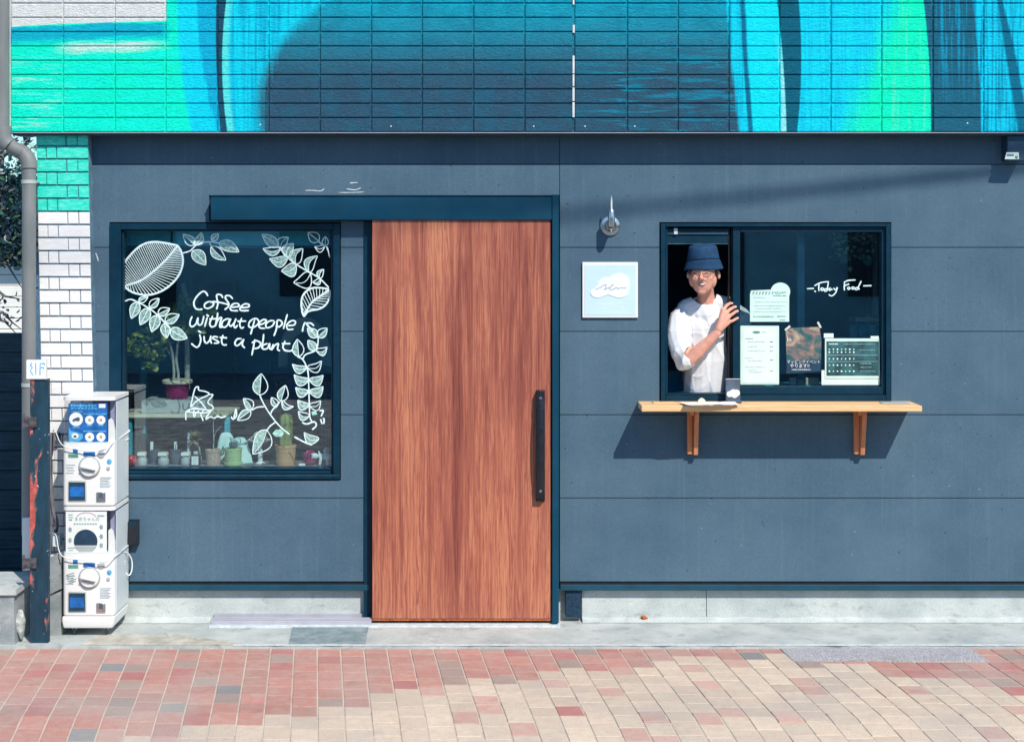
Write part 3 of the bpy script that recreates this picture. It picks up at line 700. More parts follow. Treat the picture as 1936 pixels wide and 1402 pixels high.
def leaf(base, tip, wd=.30, bend=0., fill=1, lw=2.0, y=0., ref=None, vein=True, par=None):
    lw *= .82
    ol = fl = MB()
    b_ = Vector(base); tp = Vector(tip); ax = tp-b_; L_ = ax.length; n = Vector((-ax.y, ax.x))/L_
    def pt(t_, s_): 
        c = b_+ax*t_+n*bend*L_*math.sin(math.pi*t_)*.5
        return c+n*s_*wd*L_*(math.sin(math.pi*min(1, t_**.80))**.9)*(1-.12*t_)
    N = 10; up = [pt(i/N, 1) for i in range(N+1)]; dn = [pt(i/N, -1) for i in range(N+1)]; mid = [pt(i/N, 0) for i in range(N+1)]
    ribbon(ol, [tuple(q) for q in up], lw, y, ref); ribbon(ol, [tuple(q) for q in dn], lw, y, ref)
    if vein: ribbon(ol, [tuple(q) for q in mid[:-1]], lw*.7, y, ref)
    side = []
    if fill in (1, 3): side.append((mid, up))
    if fill in (2, 3): side.append((mid, dn))
    for a, c in side:
        for i in range(N):
            flatpoly(fl, [tuple(a[i]), tuple(a[i+1]), tuple(c[i+1]), tuple(c[i])], y+.0002, ref, 1)
    ol.build('painted_leaf', [M['chalk'], M['wash']], par)
def hatchleaf(ol, up, mid, dn, y, n1=22, n2=22, lw=3., hw=1., s1=0., s2=0.):
    ribbon(ol, up, lw, y); ribbon(ol, dn, lw, y); ribbon(ol, mid, lw, y)
    U, MM, DD = cr(up, 8), cr(mid, 8), cr(dn, 8)
    def at(p, t_):
        f = max(0, min(1, t_))*(len(p)-1); i = min(int(f), len(p)-2); return p[i].lerp(p[i+1], f-i)
    for i in range(1, n1): 
        t_ = i/n1; ribbon(ol, [tuple(at(MM, t_)), tuple(at(U, t_+s1*math.sin(math.pi*t_)))], hw, y, smooth=False)
    for i in range(1, n2):
        t_ = i/n2; ribbon(ol, [tuple(at(MM, t_)), tuple(at(DD, t_+s2*math.sin(math.pi*t_)))], hw, y, smooth=False)
def T(l, ox, oy, sc): return [[(ox+x/sc, oy+y/sc) for x, y in s] for s in l]
def textobj(name, s, size, loc, mat, parent=None, align='CENTER', shear=0., sx_=1.):
    cu = bpy.data.curves.new(name, 'FONT'); cu.body = s; cu.size = size; cu.align_x = align; cu.align_y = 'CENTER'; cu.shear = shear; cu.resolution_u = 3
    o = bpy.data.objects.new('tmp', cu); C.objects.link(o); dg = bpy.context.evaluated_depsgraph_get(); dg.update()
    me = bpy.data.meshes.new_from_object(o.evaluated_get(dg)); bpy.data.objects.remove(o); me.name = name
    me.transform(Matrix.Translation(loc) @ Matrix.Rotation(R(90), 4, 'X') @ Matrix.Diagonal((sx_, 1, 1, 1)))
    me.materials.clear(); return link(name, me, mat, parent)
# ---------------------------------------------------------------- display window (left)
GY = .030
def wbars(parent, name, bars, mat):
    for (x0, x1, y0, y1, d0, d1) in bars:
        MB().box(X(x0), X(x1), d0, d1, Z(y1), Z(y0), .002).build(name, mat, parent)
w1 = MB().box(X(209.5), X(230.5), -.026, .12, Z(904), Z(422.5), .002).build('display_window', M['alu'], bl); w1['label'] = 'large display window with white leaf drawings'
wbars(w1, 'window_frame', [(631, 643.5, 422.5, 904, -.026, .12), (230.8, 630.7, 422.5, 434, -.026, .12), (230.8, 630.7, 895, 904, -.026, .12)], M['alu'])
wbars(w1, 'inner_frame', [(231, 234.5, 436.5, 884, -.006, .06), (626.5, 630.7, 434.5, 894.5, -.004, .06), (234.6, 626.4, 434.5, 437.5, -.008, .06), (231, 626.4, 884, 887.5, -.016, .06), (231, 626.4, 888.5, 894.5, -.022, .05)], M['alu'])
wbars(w1, 'sill_lip', [(230.8, 643, 896.5, 898, -.031, -.0262)], M['alu_lite'])
MB().box(X(231.5), X(627.5), GY, GY+.005, Z(886), Z(436)).build('glass_pane', M['glass'], w1)
yp = GY-.0012
def pstroke(p_, w_, nm='painted_stem'):
    mb = MB(); ribbon(mb, p_, w_, yp); mb.build(nm, M['chalk'], w1)
cw = T([[(410, 210), (370, 140), (310, 115), (220, 180), (140, 290), (125, 380), (160, 460), (230, 485), (300, 475)],
 [(430, 320), (350, 370), (345, 440), (420, 460), (510, 410), (520, 350), (430, 318)],
 [(715, 250), (680, 190), (600, 180), (590, 240), (615, 350), (600, 430), (585, 480)], [(500, 318), (600, 333), (700, 350), (850, 388)],
 [(920, 270), (860, 208), (780, 205), (770, 260), (830, 350), (830, 420), (750, 490)],
 [(890, 440), (1040, 420), (1020, 365), (930, 370), (870, 440), (890, 500), (1030, 510)],
 [(1090, 450), (1240, 430), (1240, 380), (1150, 375), (1070, 450), (1090, 505), (1250, 505)],
 [(90, 620), (50, 720), (50, 810), (100, 832), (170, 770), (210, 650), (200, 740), (230, 800), (290, 770), (330, 610)],
 [(400, 640), (370, 740), (345, 840)], [(380, 590), (430, 622)],
 [(510, 610), (450, 760), (480, 835), (550, 820), (590, 760)], [(440, 680), (600, 668)],
 [(610, 545), (600, 650), (570, 770), (560, 830)], [(580, 760), (640, 665), (690, 655), (660, 750), (655, 840), (700, 845)],
 [(860, 680), (800, 675), (720, 720), (690, 800), (740, 848), (810, 800), (850, 700)], [(880, 670), (840, 770), (880, 822), (950, 750), (985, 670), (940, 790), (965, 855), (1020, 800)],
 [(1100, 655), (1060, 780), (1090, 862), (1150, 840)], [(1010, 722), (1190, 720)],
 [(240, 990), (265, 1100), (230, 1220), (170, 1250), (70, 1175)], [(210, 918), (272, 952)],
 [(330, 1020), (340, 1120), (380, 1170), (440, 1120), (470, 1030), (465, 1120), (490, 1180)],
 [(620, 1050), (540, 1035), (510, 1072), (600, 1120), (625, 1160), (530, 1172)],
 [(720, 1000), (690, 1120), (720, 1200), (800, 1202)], [(650, 1052), (800, 1062)],
 [(1100, 1080), (1010, 1085), (960, 1170), (1000, 1222), (1080, 1170), (1140, 1092), (1110, 1200), (1165, 1270)]], 355, 540, 10.784)
cw += T([[(180, 580), (110, 640), (100, 720), (180, 735), (270, 660), (250, 590), (180, 580)], [(200, 600), (160, 750), (130, 860)],
 [(290, 690), (370, 660), (410, 612), (350, 600), (280, 660), (290, 740), (390, 752)],
 [(550, 620), (470, 620), (400, 680), (420, 742), (510, 710), (560, 630)],
 [(600, 600), (585, 760), (540, 888)], [(590, 620), (640, 605), (690, 660), (640, 722), (570, 715)],
 [(780, 500), (740, 640), (710, 765)],
 [(790, 705), (900, 690), (920, 630), (850, 620), (770, 690), (790, 770), (890, 765)],
 [(1095, 640), (1060, 720), (1045, 812)], [(1250, 710), (1200, 665), (1120, 662), (1150, 715), (1225, 790), (1180, 800)],
 [(205, 945), (180, 1080), (150, 1230)], [(150, 1010), (230, 970), (310, 1020), (270, 1090), (190, 1112)],
 [(360, 850), (350, 960), (325, 1110)], [(430, 1020), (350, 1050), (340, 1110), (420, 1110), (465, 1020), (465, 1090), (480, 1130)],
 [(530, 1030), (500, 1130), (560, 1050), (620, 1025), (605, 1120), (650, 1150)],
 [(740, 970), (700, 1080), (740, 1140), (830, 1152), (870, 1130)], [(680, 1022), (830, 1022)]], 460, 540, 9.347)
for s_ in cw: pstroke(s_, 3.0, 'pen_stroke')
ol = MB(); hatchleaf(ol, [(234.3, 540.8), (232.5, 504.6), (248, 480.5), (270.5, 462), (296.5, 457.3), (336.3, 463.8)], [(234.3, 540.8), (265, 530.6), (289, 513.9), (315, 489.8), (336.3, 463.8)],
          [(234.3, 540.8), (250, 552), (274.2, 557.5), (296.5, 553.8), (318.7, 541.7), (337.3, 521.3), (345.6, 499), (343.8, 478.6), (336.3, 463.8)], yp, 34, 34, 3.6, 1.3, .06, .10); ol.build('hatched_leaf', M['chalk'], w1); ol = MB()
hatchleaf(ol, [(574.8, 598.6), (571, 587.7), (570, 567), (576, 553.7), (589.3, 544.8), (606.3, 544), (622, 546.4)], [(574.8, 598.6), (578, 590), (589.3, 572), (601.4, 562.2), (622, 547.6)],
          [(574.8, 598.6), (581, 590), (589.3, 586.5), (601.4, 584.6), (613.6, 578), (622, 565.8), (623.9, 553.7), (622, 547)], yp, 14, 14, 3.2, 1.2, .05, .1); ol.build('hatched_leaf', M['chalk'], w1)
for s_ in [[(344.7, 478.6), (359.5, 474), (370.7, 463.8), (385.5, 458.2), (400, 457.3), (415, 460)], [(396, 459), (400, 466)],
           [(236, 569.5), (246, 565.8), (257.5, 569.5), (281.6, 582.5), (298.3, 595.5), (311.3, 609.4), (322.4, 621.5)],
           [(527.5, 467.6), (543.2, 485.8), (559, 499), (585.7, 515), (603.9, 525.8), (622, 544)],
           [(602, 455), (608, 462), (617, 466), (621, 476), (623.6, 487)],
           [(601.6, 637.4), (601, 648), (597, 661.8), (578, 670), (572.5, 678)],
           [(562, 674), (572, 679), (580, 694), (583, 710), (584, 740), (585, 768), (586, 788), (590, 797)],
           [(491, 747), (500, 765.7), (513, 786), (530, 806.5), (548, 821)], [(500, 768.5), (487, 769.4), (476, 775)], [(512, 782.4), (515, 775), (530, 758)], [(524, 768), (519, 771)],
           [(522, 797), (511, 804.7), (504, 814)], [(437, 787), (440, 792), (444, 790)], [(442, 791), (446, 773), (447, 786), (442, 792)]]: pstroke(s_, 2.5)
for bs, tp, wd, bd, fi in [((368, 463), (346, 443), .3, 0, 1), ((368, 463), (381, 439), .3, .3, 3), ((364, 474), (389, 501), .33, -.1, 3), ((400, 454), (413.5, 441.7), .36, 0, 3), ((399.4, 466), (427, 491.6), .28, .1, 1), ((414, 459), (452, 476), .26, -.1, 3),
    ((260, 571), (248.5, 602), .30, 0, 3), ((262, 570), (280, 561), .28, 0, 2), ((281, 583), (265, 614), .30, 0, 3), ((283, 581), (301, 564), .32, 0, 1), ((297, 596), (287, 627), .32, 0, 3), ((299, 594), (321, 583), .34, 0, 1), ((311, 611), (315, 639), .32, 0, 3), ((312, 608), (339, 594.6), .32, 0, 1), ((322, 622), (354, 639.5), .32, .1, 3),
    ((526, 466), (495.5, 443), .27, 0, 3), ((530, 469), (545, 448.5), .38, -.3, 0), ((530, 471), (497, 470), .26, -.3, 2), ((541, 486), (555, 460), .38, -.3, 3), ((544, 488), (509.5, 489), .30, -.4, 3), ((559, 499), (572.6, 470), .40, -.4, 2), ((560, 501), (532, 512), .42, -.4, 3), ((584, 515), (600, 483.5), .30, -.4, 2), ((587, 516), (555, 534), .40, -.5, 0), ((604, 526), (612, 509), .34, -.3, 2), ((606, 527), (591, 533), .36, -.5, 2),
    ((602.6, 456), (582.5, 439.5), .40, 0, 0), ((614.8, 465), (615.4, 447), .34, 0, 0), ((613.6, 466.4), (594.8, 465.8), .34, -.5, 0),
    ((600, 637), (581, 620), .34, 0, 3), ((601, 637), (618.5, 620), .36, 0, 1), ((597, 662), (582, 643), .34, 0, 3), ((598, 663), (618.5, 656), .36, .5, 1), ((565, 674), (562, 641), .34, 0, 2),
    ((580, 695), (552.5, 688), .28, -.5, 3), ((581, 695), (608, 682), .30, .5, 0), ((584, 719), (556, 708), .30, -.5, 3), ((585, 719), (611, 709), .34, .5, 3), ((583, 741), (559, 732), .34, -.5, 3), ((585, 741), (611, 730), .34, .5, 3), ((584, 767), (563, 756), .36, -.5, 3), ((585, 767), (606.5, 757), .36, .5, 0), ((585, 786), (564, 777), .36, -.5, 2), ((603, 830), (575, 817), .30, -.5, 3),
    ((491, 747), (494, 706), .36, 0, 2), ((476, 774), (460, 753), .34, .2, 2), ((474, 776), (449, 794), .30, 0, 1), ((531, 758), (540, 728), .34, 0, 2), ((533, 757), (555, 768), .24, .6, 1), ((524, 768), (513, 751), .34, 0, 2), ((504, 812), (478, 858), .34, -.2, 1)]:
    leaf(bs, tp, wd, bd, fi, 2.1, yp, par=w1)
pn = MB()
for s_ in T([[(820, 640), (840, 540), (870, 430), (905, 415), (912, 450), (990, 468), (1020, 500), (900, 560), (825, 635)], [(1020, 500), (1065, 505), (1010, 585), (1065, 630), (1060, 665), (1000, 670), (830, 640)],
             [(860, 515), (930, 580), (990, 655)], [(765, 690), (830, 660), (1000, 668), (985, 700), (765, 692)], [(765, 700), (768, 780)], [(850, 700), (860, 745), (880, 700)], [(930, 700), (940, 740), (960, 790)],
             [(800, 690), (810, 672)], [(850, 695), (860, 672)], [(900, 698), (910, 675)], [(950, 698), (960, 675)], [(1060, 660), (1020, 710), (990, 770), (1040, 745), (1080, 760), (1120, 740), (1160, 755), (1210, 735)]], 220, 660, 5.841): ribbon(pn, s_, 2.3, yp)
pn.build('piano_drawing', M['chalk'], w1)
for s_ in [[(571, 798), (580, 801), (594, 797), (598, 804), (590, 812)], [(604, 776), (611, 776), (607, 787)], [(606, 792), (609, 801)], [(610, 791), (613, 792), (612, 801)], [(556, 825), (575, 835), (590, 841)]]: pstroke(s_, 3)
for poly in ([(589, 778), (597, 776), (600, 783), (590, 785)], [(515, 819), (521, 812), (530, 811), (537, 817), (533, 825), (521, 825)]): 
    fp = MB(); flatpoly(fp, poly, yp+.0004); fp.build('painted_blot', M['chalk_fill'], w1)
# ---------------------------------------------------------------- door, header, rail
hb = MB().box(X(398, -.10), X(1043.5, -.10), -.10, .003, Z(416, -.10), Z(371, -.10), .004).build('door_header', M['steel_blue'], bl)
MB().box(X(398, -.10)-.002, X(1043.5, -.10), -.104, -.02, Z(371, -.10)+.0005, Z(369.5, -.10)+.001).build('header_cap', M['alu'], hb)
MB().box(X(1044, -.10), X(1056.5, -.10), -.102, .003, Z(1177, -.10), Z(368, -.10), .002).build('door_jamb', M['steel_blue'], bl)
MB().box(X(688.5), X(703), -.022, .003, Z(1168), Z(417), .001).build('door_jamb', M['alu'], bl)
dd = MB().box(X(703.5, -.085), X(1040.5, -.085), -.085, -.030, Z(1169, -.085), Z(413, -.085), .0025).build('sliding_door', M['door'], bl); dd['label'] = 'red brown wood grain sliding door'
MB().box(X(1040.5, -.085)+.001, X(1043, -.085), -.07, .0, Z(1169, -.085), Z(413, -.085)).build('door_seal', M['black'], dd)
MB().box(X(703.5, -.080), X(1040.5, -.080), -.080, -.03, Z(1172.5, -.080), Z(1169.6, -.080)).build('bottom_seal', M['rust'], dd)
hd = MB(); hy = -.140
hd.box(X(1013.5, hy), X(1030.5, hy), -.098, -.0855, Z(947, -.095), Z(737, -.095), .003)
hd.box(X(1014, hy), X(1030, hy), -.130, -.095, Z(765, hy), Z(739, hy), .003); hd.box(X(1014, hy), X(1030, hy), -.130, -.095, Z(944, hy), Z(916, hy), .003)
vs = []; N = 22
for i in range(N+1):
    t_ = i/N; py_ = 752+t_*180; o_ = math.sin(math.pi*t_); y0 = -.129-.024*o_; hw = .5*(13.5+(2.5 if t_ < .1 or t_ > .9 else 0))*(D+hy)/F; xc = X(1022-1.0*o_, hy)
    vs += [(xc-hw, y0+.004, Z(py_, hy)), (xc-hw*.5, y0-.002, Z(py_, hy)), (xc+hw*.5, y0-.002, Z(py_, hy)), (xc+hw, y0+.004, Z(py_, hy)), (xc+hw*.7, y0+.013, Z(py_, hy)), (xc-hw*.7, y0+.013, Z(py_, hy))]
hd.add(vs, [(6*i+k_, 6*i+(k_+1) % 6, 6*i+6+(k_+1) % 6, 6*i+6+k_) for i in range(N) for k_ in range(6)]+[tuple(range(6)), tuple(range(6*N, 6*N+6))])
ho = hd.build('door_handle', M['black'], dd, True)
for py_ in (752, 928):
    MB().lathe([(0, 0), (.0075, 0), (.0075, .003), (.006, .0045), (0, .0045)], (0, 0, 0), 16, m=Matrix.Translation(P(1022, py_, -.131)) @ Matrix.Rotation(R(90), 4, 'X')).build('screw_cap', M['chrome'], ho, True)
rl = MB(); rl.box(X(402, -.06), X(703, -.06), -.105, -.03, .006, .030, .002); rl.box(X(402, -.06), X(703, -.06), -.085, -.08, .0301, .037, .001); rl.box(X(402, -.06), X(703, -.06), -.055, -.050, .0301, .037, .001)
rl.build('floor_rail', M['rail'], bl)
MB().box(X(404), X(698), .006, .0215, Z(1170), Z(1160), .001).build('rail_backing', M['rail'], bl)
# painted stub and rust by the jamb
sb = MB().box(X(1069), X(1100), -.006, .05, Z(1165), Z(1113.5), .002); 
o = sb.build('painted_stub', pm('rough dark blue paint', (.008, .035, .07), .4, 60, .9, 1., 90, .006), bl)
rb = MB(); 
for i in range(7): rb.ball(P(1217+random.uniform(-5, 5), 1168+random.uniform(-4, 3), -.005+random.uniform(0, .02)), random.uniform(.006, .012), 1, (1, .8, 1.1))
o = rb.build('rust_lump', M['rust']); tag(o, 'small orange rust lump sticking out at the foot of the pale concrete', 'rust lump')
# ---------------------------------------------------------------- service window (right)
w2 = MB().box(X(1248.5), X(1257.5), -.028, .12, Z(757), Z(422.5), .002).build('service_window', M['alu'], bl); w2['label'] = 'sliding service window, left half open'
wbars(w2, 'window_frame', [(1673, 1682, 422.5, 757, -.028, .12), (1257.7, 1672.8, 422.5, 428.5, -.028, .12), (1257.7, 1672.8, 746, 757, -.028, .12)], M['alu'])
wbars(w2, 'inner_frame', [(1257.8, 1262, 429, 745.8, -.012, .10), (1669.5, 1672.7, 429, 745.8, -.012, .10), (1262.2, 1386, 743, 745.8, -.020, .10)], M['alu'])
wbars(w2, 'screen_box', [(1262.2, 1377, 432, 436.5, .0, .05), (1262.2, 1377, 445, 459.5, .012, .08)], M['alu'])
wbars(w2, 'screen_rail', [(1262.2, 1377, 437.5, 443.5, .004, .05), (1262.2, 1377, 459.7, 462, .008, .08)], M['alu_lite'])
MB().box(X(1274), X(1281), -.004, .003, Z(443), Z(431.5), .001).build('latch', M['white_trim'], w2)
wbars(w2, 'track_slot', [(1377.2, 1380, 429, 745.8, .012, .05), (1382.5, 1385, 429, 745.8, .012, .05)], M['black'])
sash = MB().box(X(1385.2), X(1399), -.008, .035, Z(745.5), Z(429.2), .002).build('sash', M['alu'], w2)
wbars(sash, 'sash_rail', [(1399.2, 1669.3, 429.2, 438.5, -.008, .035), (1399.2, 1669.3, 730.5, 745.5, -.008, .035), (1666.2, 1669.3, 438.7, 730.3, -.008, .035)], M['alu'])
MB().box(X(1398.6), X(1666.6), GY-.008, GY-.003, Z(731), Z(438)).build('glass_pane', M['glass'], w2)
MB().box(X(1511), X(1525), .055, .09, Z(745), Z(430), .002).build('rear_sash', M['alu'], w2)
g2 = GY-.0095
for s_ in T([[(80, 425), (260, 415)], [(270, 350), (400, 280), (520, 250), (650, 240)], [(395, 300), (385, 400), (392, 490)], [(270, 480), (310, 502)],
             [(480, 395), (440, 430), (470, 470), (520, 440), (480, 395)], [(640, 250), (620, 370), (610, 450), (590, 480), (540, 490), (545, 440), (610, 420)], [(700, 400), (650, 430), (670, 470), (720, 430), (730, 465)],
             [(780, 400), (800, 445), (840, 440), (870, 390), (830, 520), (750, 600), (690, 605), (650, 570)],
             [(1040, 260), (1120, 220), (1200, 203), (1350, 195)], [(1062, 262), (1052, 370), (1058, 470)], [(1060, 345), (1110, 325), (1180, 300)],
             [(1170, 375), (1140, 410), (1170, 442), (1205, 410), (1170, 375)], [(1280, 372), (1250, 405), (1280, 440), (1315, 405), (1280, 372)],
             [(1420, 385), (1350, 405), (1345, 445), (1400, 440), (1430, 380)], [(1500, 218), (1450, 320), (1415, 410), (1455, 440)], [(1550, 350), (1765, 343)]], 1520, 515, 13.83): tf = MB(); ribbon(tf, s_, 2.3, g2); tf.build('pen_stroke', M['chalk'], w2)

for s_, w_ in ((([(577, 360), (592, 360), (606, 361), (613, 357)]), 1.5), (([(662, 346), (676, 345)]), 1.6), (([(655, 357), (672, 359), (682, 355)]), 1.6), (([(640, 364), (665, 364), (688, 363)]), 1.5), (([(181, 478), (184, 486), (186, 494)]), 1.8)):
    mb = MB(); ribbon(mb, s_, w_, -.0152, jit=.6); mb.build('paint_scrape', M['white_trim'], bl)
# ---------------------------------------------------------------- interior
ib = MB()
ib.box(-2.50, 3.25, 3.4, 3.5, -.02, 2.95)
ib.build('interior_back_wall', M['room'], bl)
MB().box(-2.55, -2.50, .16, 3.5, -.02, 2.95).build('interior_side_wall', M['room2'], bl)
MB().box(3.2, 3.25, .146, 3.399, -.02, 2.95).build('interior_side_wall', M['room'], bl)
MB().box(.20, .26, .146, 3.39, .052, 2.70).build('partition_wall', M['dark'], bl)
MB().box(-2.5, 3.2, .146, 3.39, .02, .05).build('interior_floor', M['inwood'], bl)
MB().box(-2.5, 3.2, .146, 3.39, 2.72, 2.95).build('ceiling', M['dark'], bl)
MB().box(-2.5, 3.3, .151, 3.3, 2.951, 3.9).build('upstairs_volume', M['core'], bl)
def ibox(px0, px1, py0, py1, y, th, mat, name, par=bl, b=.004):
    return MB().box(X(px0, y), X(px1, y), y, y+th, Z(py1, y), Z(py0, y), b).build(name, mat, par)
ibox(364, 440, 532, 700, 3.0, .3, M['dark'], 'dark_doorway'); 
ibox(358, 363, 526, 720, 3.0, .05, M['room2'], 'door_casing'); ibox(441, 446, 526, 720, 3.0, .05, M['room2'], 'door_casing')
ibox(235, 322, 436, 465, .10, .08, M['room2'], 'blind_box'); ibox(326, 626, 436, 465, .10, .08, M['room2'], 'blind_box')
ibox(235, 626, 465.3, 468.5, .095, .08, M['alu_lite'], 'blind_rail')
ibox(232, 275, 440, 860, .9, .06, M['room2'], 'teal_panel'); ibox(240, 262, 660, 850, .8, .05, M['alu'], 'dark_post')
ibox(470, 620, 508, 516, 2.6, .05, M['room2'], 'wall_rail'); ibox(510, 513, 440, 700, 2.8, .05, M['room2'], 'wall_batten')
ibox(455, 457, 660, 860, 2.4, .02, M['alu_lite'], 'rack_post')
# display ledge inside the left window
lb = MB().box(X(200, .25), X(640, .25), .06, .34, Z(884.5, .06)-.03, Z(883.2, .06), .003); ledge = lb.build('display_ledge', M['inwood'], bl)
LZ = Z(883.2, .06)
# shelf behind with pot plant
SY = .50
ss = thing('side_table', (X(330, SY), SY, .05), 'long white topped table behind the display window carrying the magenta plant pot', 'table')
MB().box(X(236, SY), X(440, SY), SY-.2, SY+.25, Z(790, SY-.2), Z(784.5, SY-.2), .003).build('tabletop', M['cream'], ss)
for x_, y_ in ((245, SY-.16), (430, SY-.16), (245, SY+.2), (430, SY+.2)): MB().box(X(x_, y_)-.015, X(x_, y_)+.015, y_-.015, y_+.015, .05, Z(790.2, SY-.2), .002).build('leg', M['room2'], ss)
o = MB().box(X(276, SY), X(395, SY), SY-.12, SY+.12, Z(784.4, SY-.2), Z(752, SY+.02), .006).build('storage_box', M['grey_pl']); tag(o, 'wide pale box on the table behind the display window, left of the drawn piano', 'box')
TZ = Z(752, SY+.02)
pt = thing('potted_tree', (X(336, SY), SY, TZ), 'leafy green potted tree with two pale stems in magenta pot inside left window', 'plant')
yy = SY; pc = (X(335, yy), yy, TZ+.001); rw = X(362, yy)-X(308, yy)
MB().lathe([(rw*.34, 0), (rw*.37, .012), (rw*.44, .10), (rw*.43, .10), (rw*.40, .085), (0, .085)], pc, 28).build('pot', M['magenta'], pt, True)
MB().lathe([(rw*.45, .085), (rw*.53, .088), (rw*.53, .104), (rw*.47, .108), (rw*.43, .10)], pc, 28, cap=False).build('pot_rim', M['cream'], pt, True)
tk = MB()
def W_(px, py_, y=yy): return (X(px, y), y, Z(py_, y))
tk.tube([W_(328, 730), W_(329, 700), W_(326, 668), W_(318, 640), W_(305, 622)], [.009, .008, .008, .007, .005], 8)
tk.tube([W_(337, 730), W_(337, 705), W_(333, 680), W_(336, 650), W_(345, 615)], [.010, .008, .008, .007, .005], 8)
tk.tube([W_(333, 690, yy+.05), W_(316, 660, yy), W_(285, 650, yy-.06), W_(262, 655, yy-.08)], [.006, .005, .004, .003], 6)
tk.build('stem', M['bark'], pt, True)
mp_ = MB(); mp_.tube([W_(354, 735, yy+.1), W_(354, 640, yy+.1), W_(352, 560, yy+.1), W_(345, 535, yy+.1)], [.016, .016, .015, .012], 10)
mp_.build('moss_pole', M['bark'], pt, True)
lv = [MB(), MB()]; rl_ = random.Random(21)
def leafquad(mb, c, L_, rot, w_=.5):
    a = rot @ Vector((1, 0, 0)); n = rot @ Vector((0, 1, 0)); u = rot @ Vector((0, 0, 1)); c = Vector(c)
    vs = [c, c+a*L_*.3+n*L_*w_*.5+u*L_*.08, c+a*L_*.7+n*L_*w_*.42, c+a*L_-u*L_*.12, c+a*L_*.7-n*L_*w_*.42, c+a*L_*.3-n*L_*w_*.5+u*L_*.08, c+a*L_*.5-u*L_*.05]
    mb.add(vs, [(0, 6, 2, 1), (6, 3, 2), (0, 5, 4, 6), (6, 4, 3)])
def rrot(): 
    from mathutils import Euler
    return Euler((rl_.uniform(0, 6.28), rl_.uniform(-1, 1), rl_.uniform(0, 6.28))).to_matrix()
clus = [(265, 642, 20), (292, 668, 17), (258, 660, 12), (300, 615, 16), (330, 590, 17), (350, 605, 20), (378, 600, 17), (352, 580, 18), (395, 588, 12), (322, 625, 12), (285, 690, 9), (285, 632, 12), (310, 640, 10), (370, 620, 10), (345, 622, 10)]
for cx_, cy_, r_ in clus:
    for k_ in range(int(r_*7)):
        a = rl_.uniform(0, 6.28); q = r_*math.sqrt(rl_.random()); y_ = yy+rl_.uniform(-.09, .09)
        leafquad(lv[0 if rl_.random() < .68 else 1], W_(cx_+q*math.cos(a), cy_+q*math.sin(a)*.85, y_), rl_.uniform(.030, .052), rrot(), .66)
for i_, nm in enumerate(('leafg', 'leafd')):
    o = lv[i_].build('foliage', M[nm], pt); o['kind'] = 'stuff'
# things on the ledge
def onl(px, y=.16): return (X(px, y), y, LZ+.0005)
def pot(name, px, w_, h_, mat, label, y=.16, top=1.12, par=None, rim=True):
    r = w_*(D+y)/F/2; h = h_*(D+y)/F; c = onl(px, y)
    t_ = par or thing(name, c, label, 'plant pot')
    prof = [(r/top*.98, 0), (r/top, .004), (r*.97, h*.86)]+([(r*1.03, h*.87), (r*1.03, h)] if rim else [(r, h)])+[(r*.86, h), (r*.84, h*.85), (0, h*.85)]
    MB().lathe(prof, c, 28).build('pot', mat, t_, True); return t_, c, r, h
t_, c, r, h = pot('potted_cactus', 540, 40, 38, M['terra'], 'tall ribbed column cactus in terracotta pot on the window ledge')
t_['category'] = 'cactus'
cm = MB(); vs = []; seg = 40; NZ = 14; rc = 11.6*(D+.16)/F; HC = 66*(D+.16)/F
for i in range(NZ+1):
    u = i/NZ; rr_ = rc*(1 if u < .84 else math.sqrt(max(0, 1-((u-.84)/.16)**2))*.999+.001)*(1.0+.06*math.sin(u*3))
    for k_ in range(seg):
        a = 2*math.pi*k_/seg; q = rr_*(1+.10*math.cos(a*6+1.4)); vs.append((c[0]+q*math.cos(a)+.004*u, c[1]+q*math.sin(a), c[2]+h*.84+HC*u))
cm.add(vs, [(i*seg+k_, i*seg+(k_+1) % seg, (i+1)*seg+(k_+1) % seg, (i+1)*seg+k_) for i in range(NZ) for k_ in range(seg)]+[tuple(range(seg-1, -1, -1))])
cm.build('cactus_stem', M['cactus'], t_, True)
t_, c, r, h = pot('potted_succulent', 441, 33, 33, M['gpot'], 'small dark succulent in pale green glazed pot with saucer', y=.14); t_['category'] = 'succulent'
MB().lathe([(r*.8, 0), (r*1.03, .003), (r*1.06, .016), (r*.9, .017)], c, 28).build('saucer', M['gpot'], t_, True)
su = MB(); su.ball((c[0], c[1], c[2]+h+.012), .016, 2, (1, 1, 1.2))
for k_ in range(8):
    a = k_*.785; su.ball((c[0]+.018*math.cos(a), c[1]+.018*math.sin(a), c[2]+h+.018), .007, 1, (1, 1, 2.2))
su.build('succulent_rosette', M['charpot'], t_, True)
t_, c, r, h = pot('potted_twig', 403, 30, 29, M['speck'], 'thin upright twig tree with tiny leaves in speckled tan pot'); t_['category'] = 'plant'
tw = MB(); tw.tube([(c[0], c[1], c[2]+h*.8), (c[0]+.004, c[1], c[2]+.14), (c[0], c[1], c[2]+.22), (c[0]+.006, c[1], c[2]+.29)], [.003, .003, .002, .0015], 6)
tw.tube([(c[0]+.003, c[1], c[2]+.15), (c[0]+.02, c[1], c[2]+.19), (c[0]+.045, c[1]+.01, c[2]+.215)], [.002, .0015, .001], 5); tw.build('stem', M['bark'], t_)
tl = MB()
for k_ in range(34):
    a = rl_.uniform(0, 6.28); q = .055*math.sqrt(rl_.random()); leafquad(tl, (c[0]+q*math.cos(a), c[1]+q*math.sin(a)*.6, c[2]+.265+rl_.uniform(-.02, .035)), rl_.uniform(.010, .02), rrot(), .6)
o = tl.build('foliage', M['leafd'], t_); o['kind'] = 'stuff'
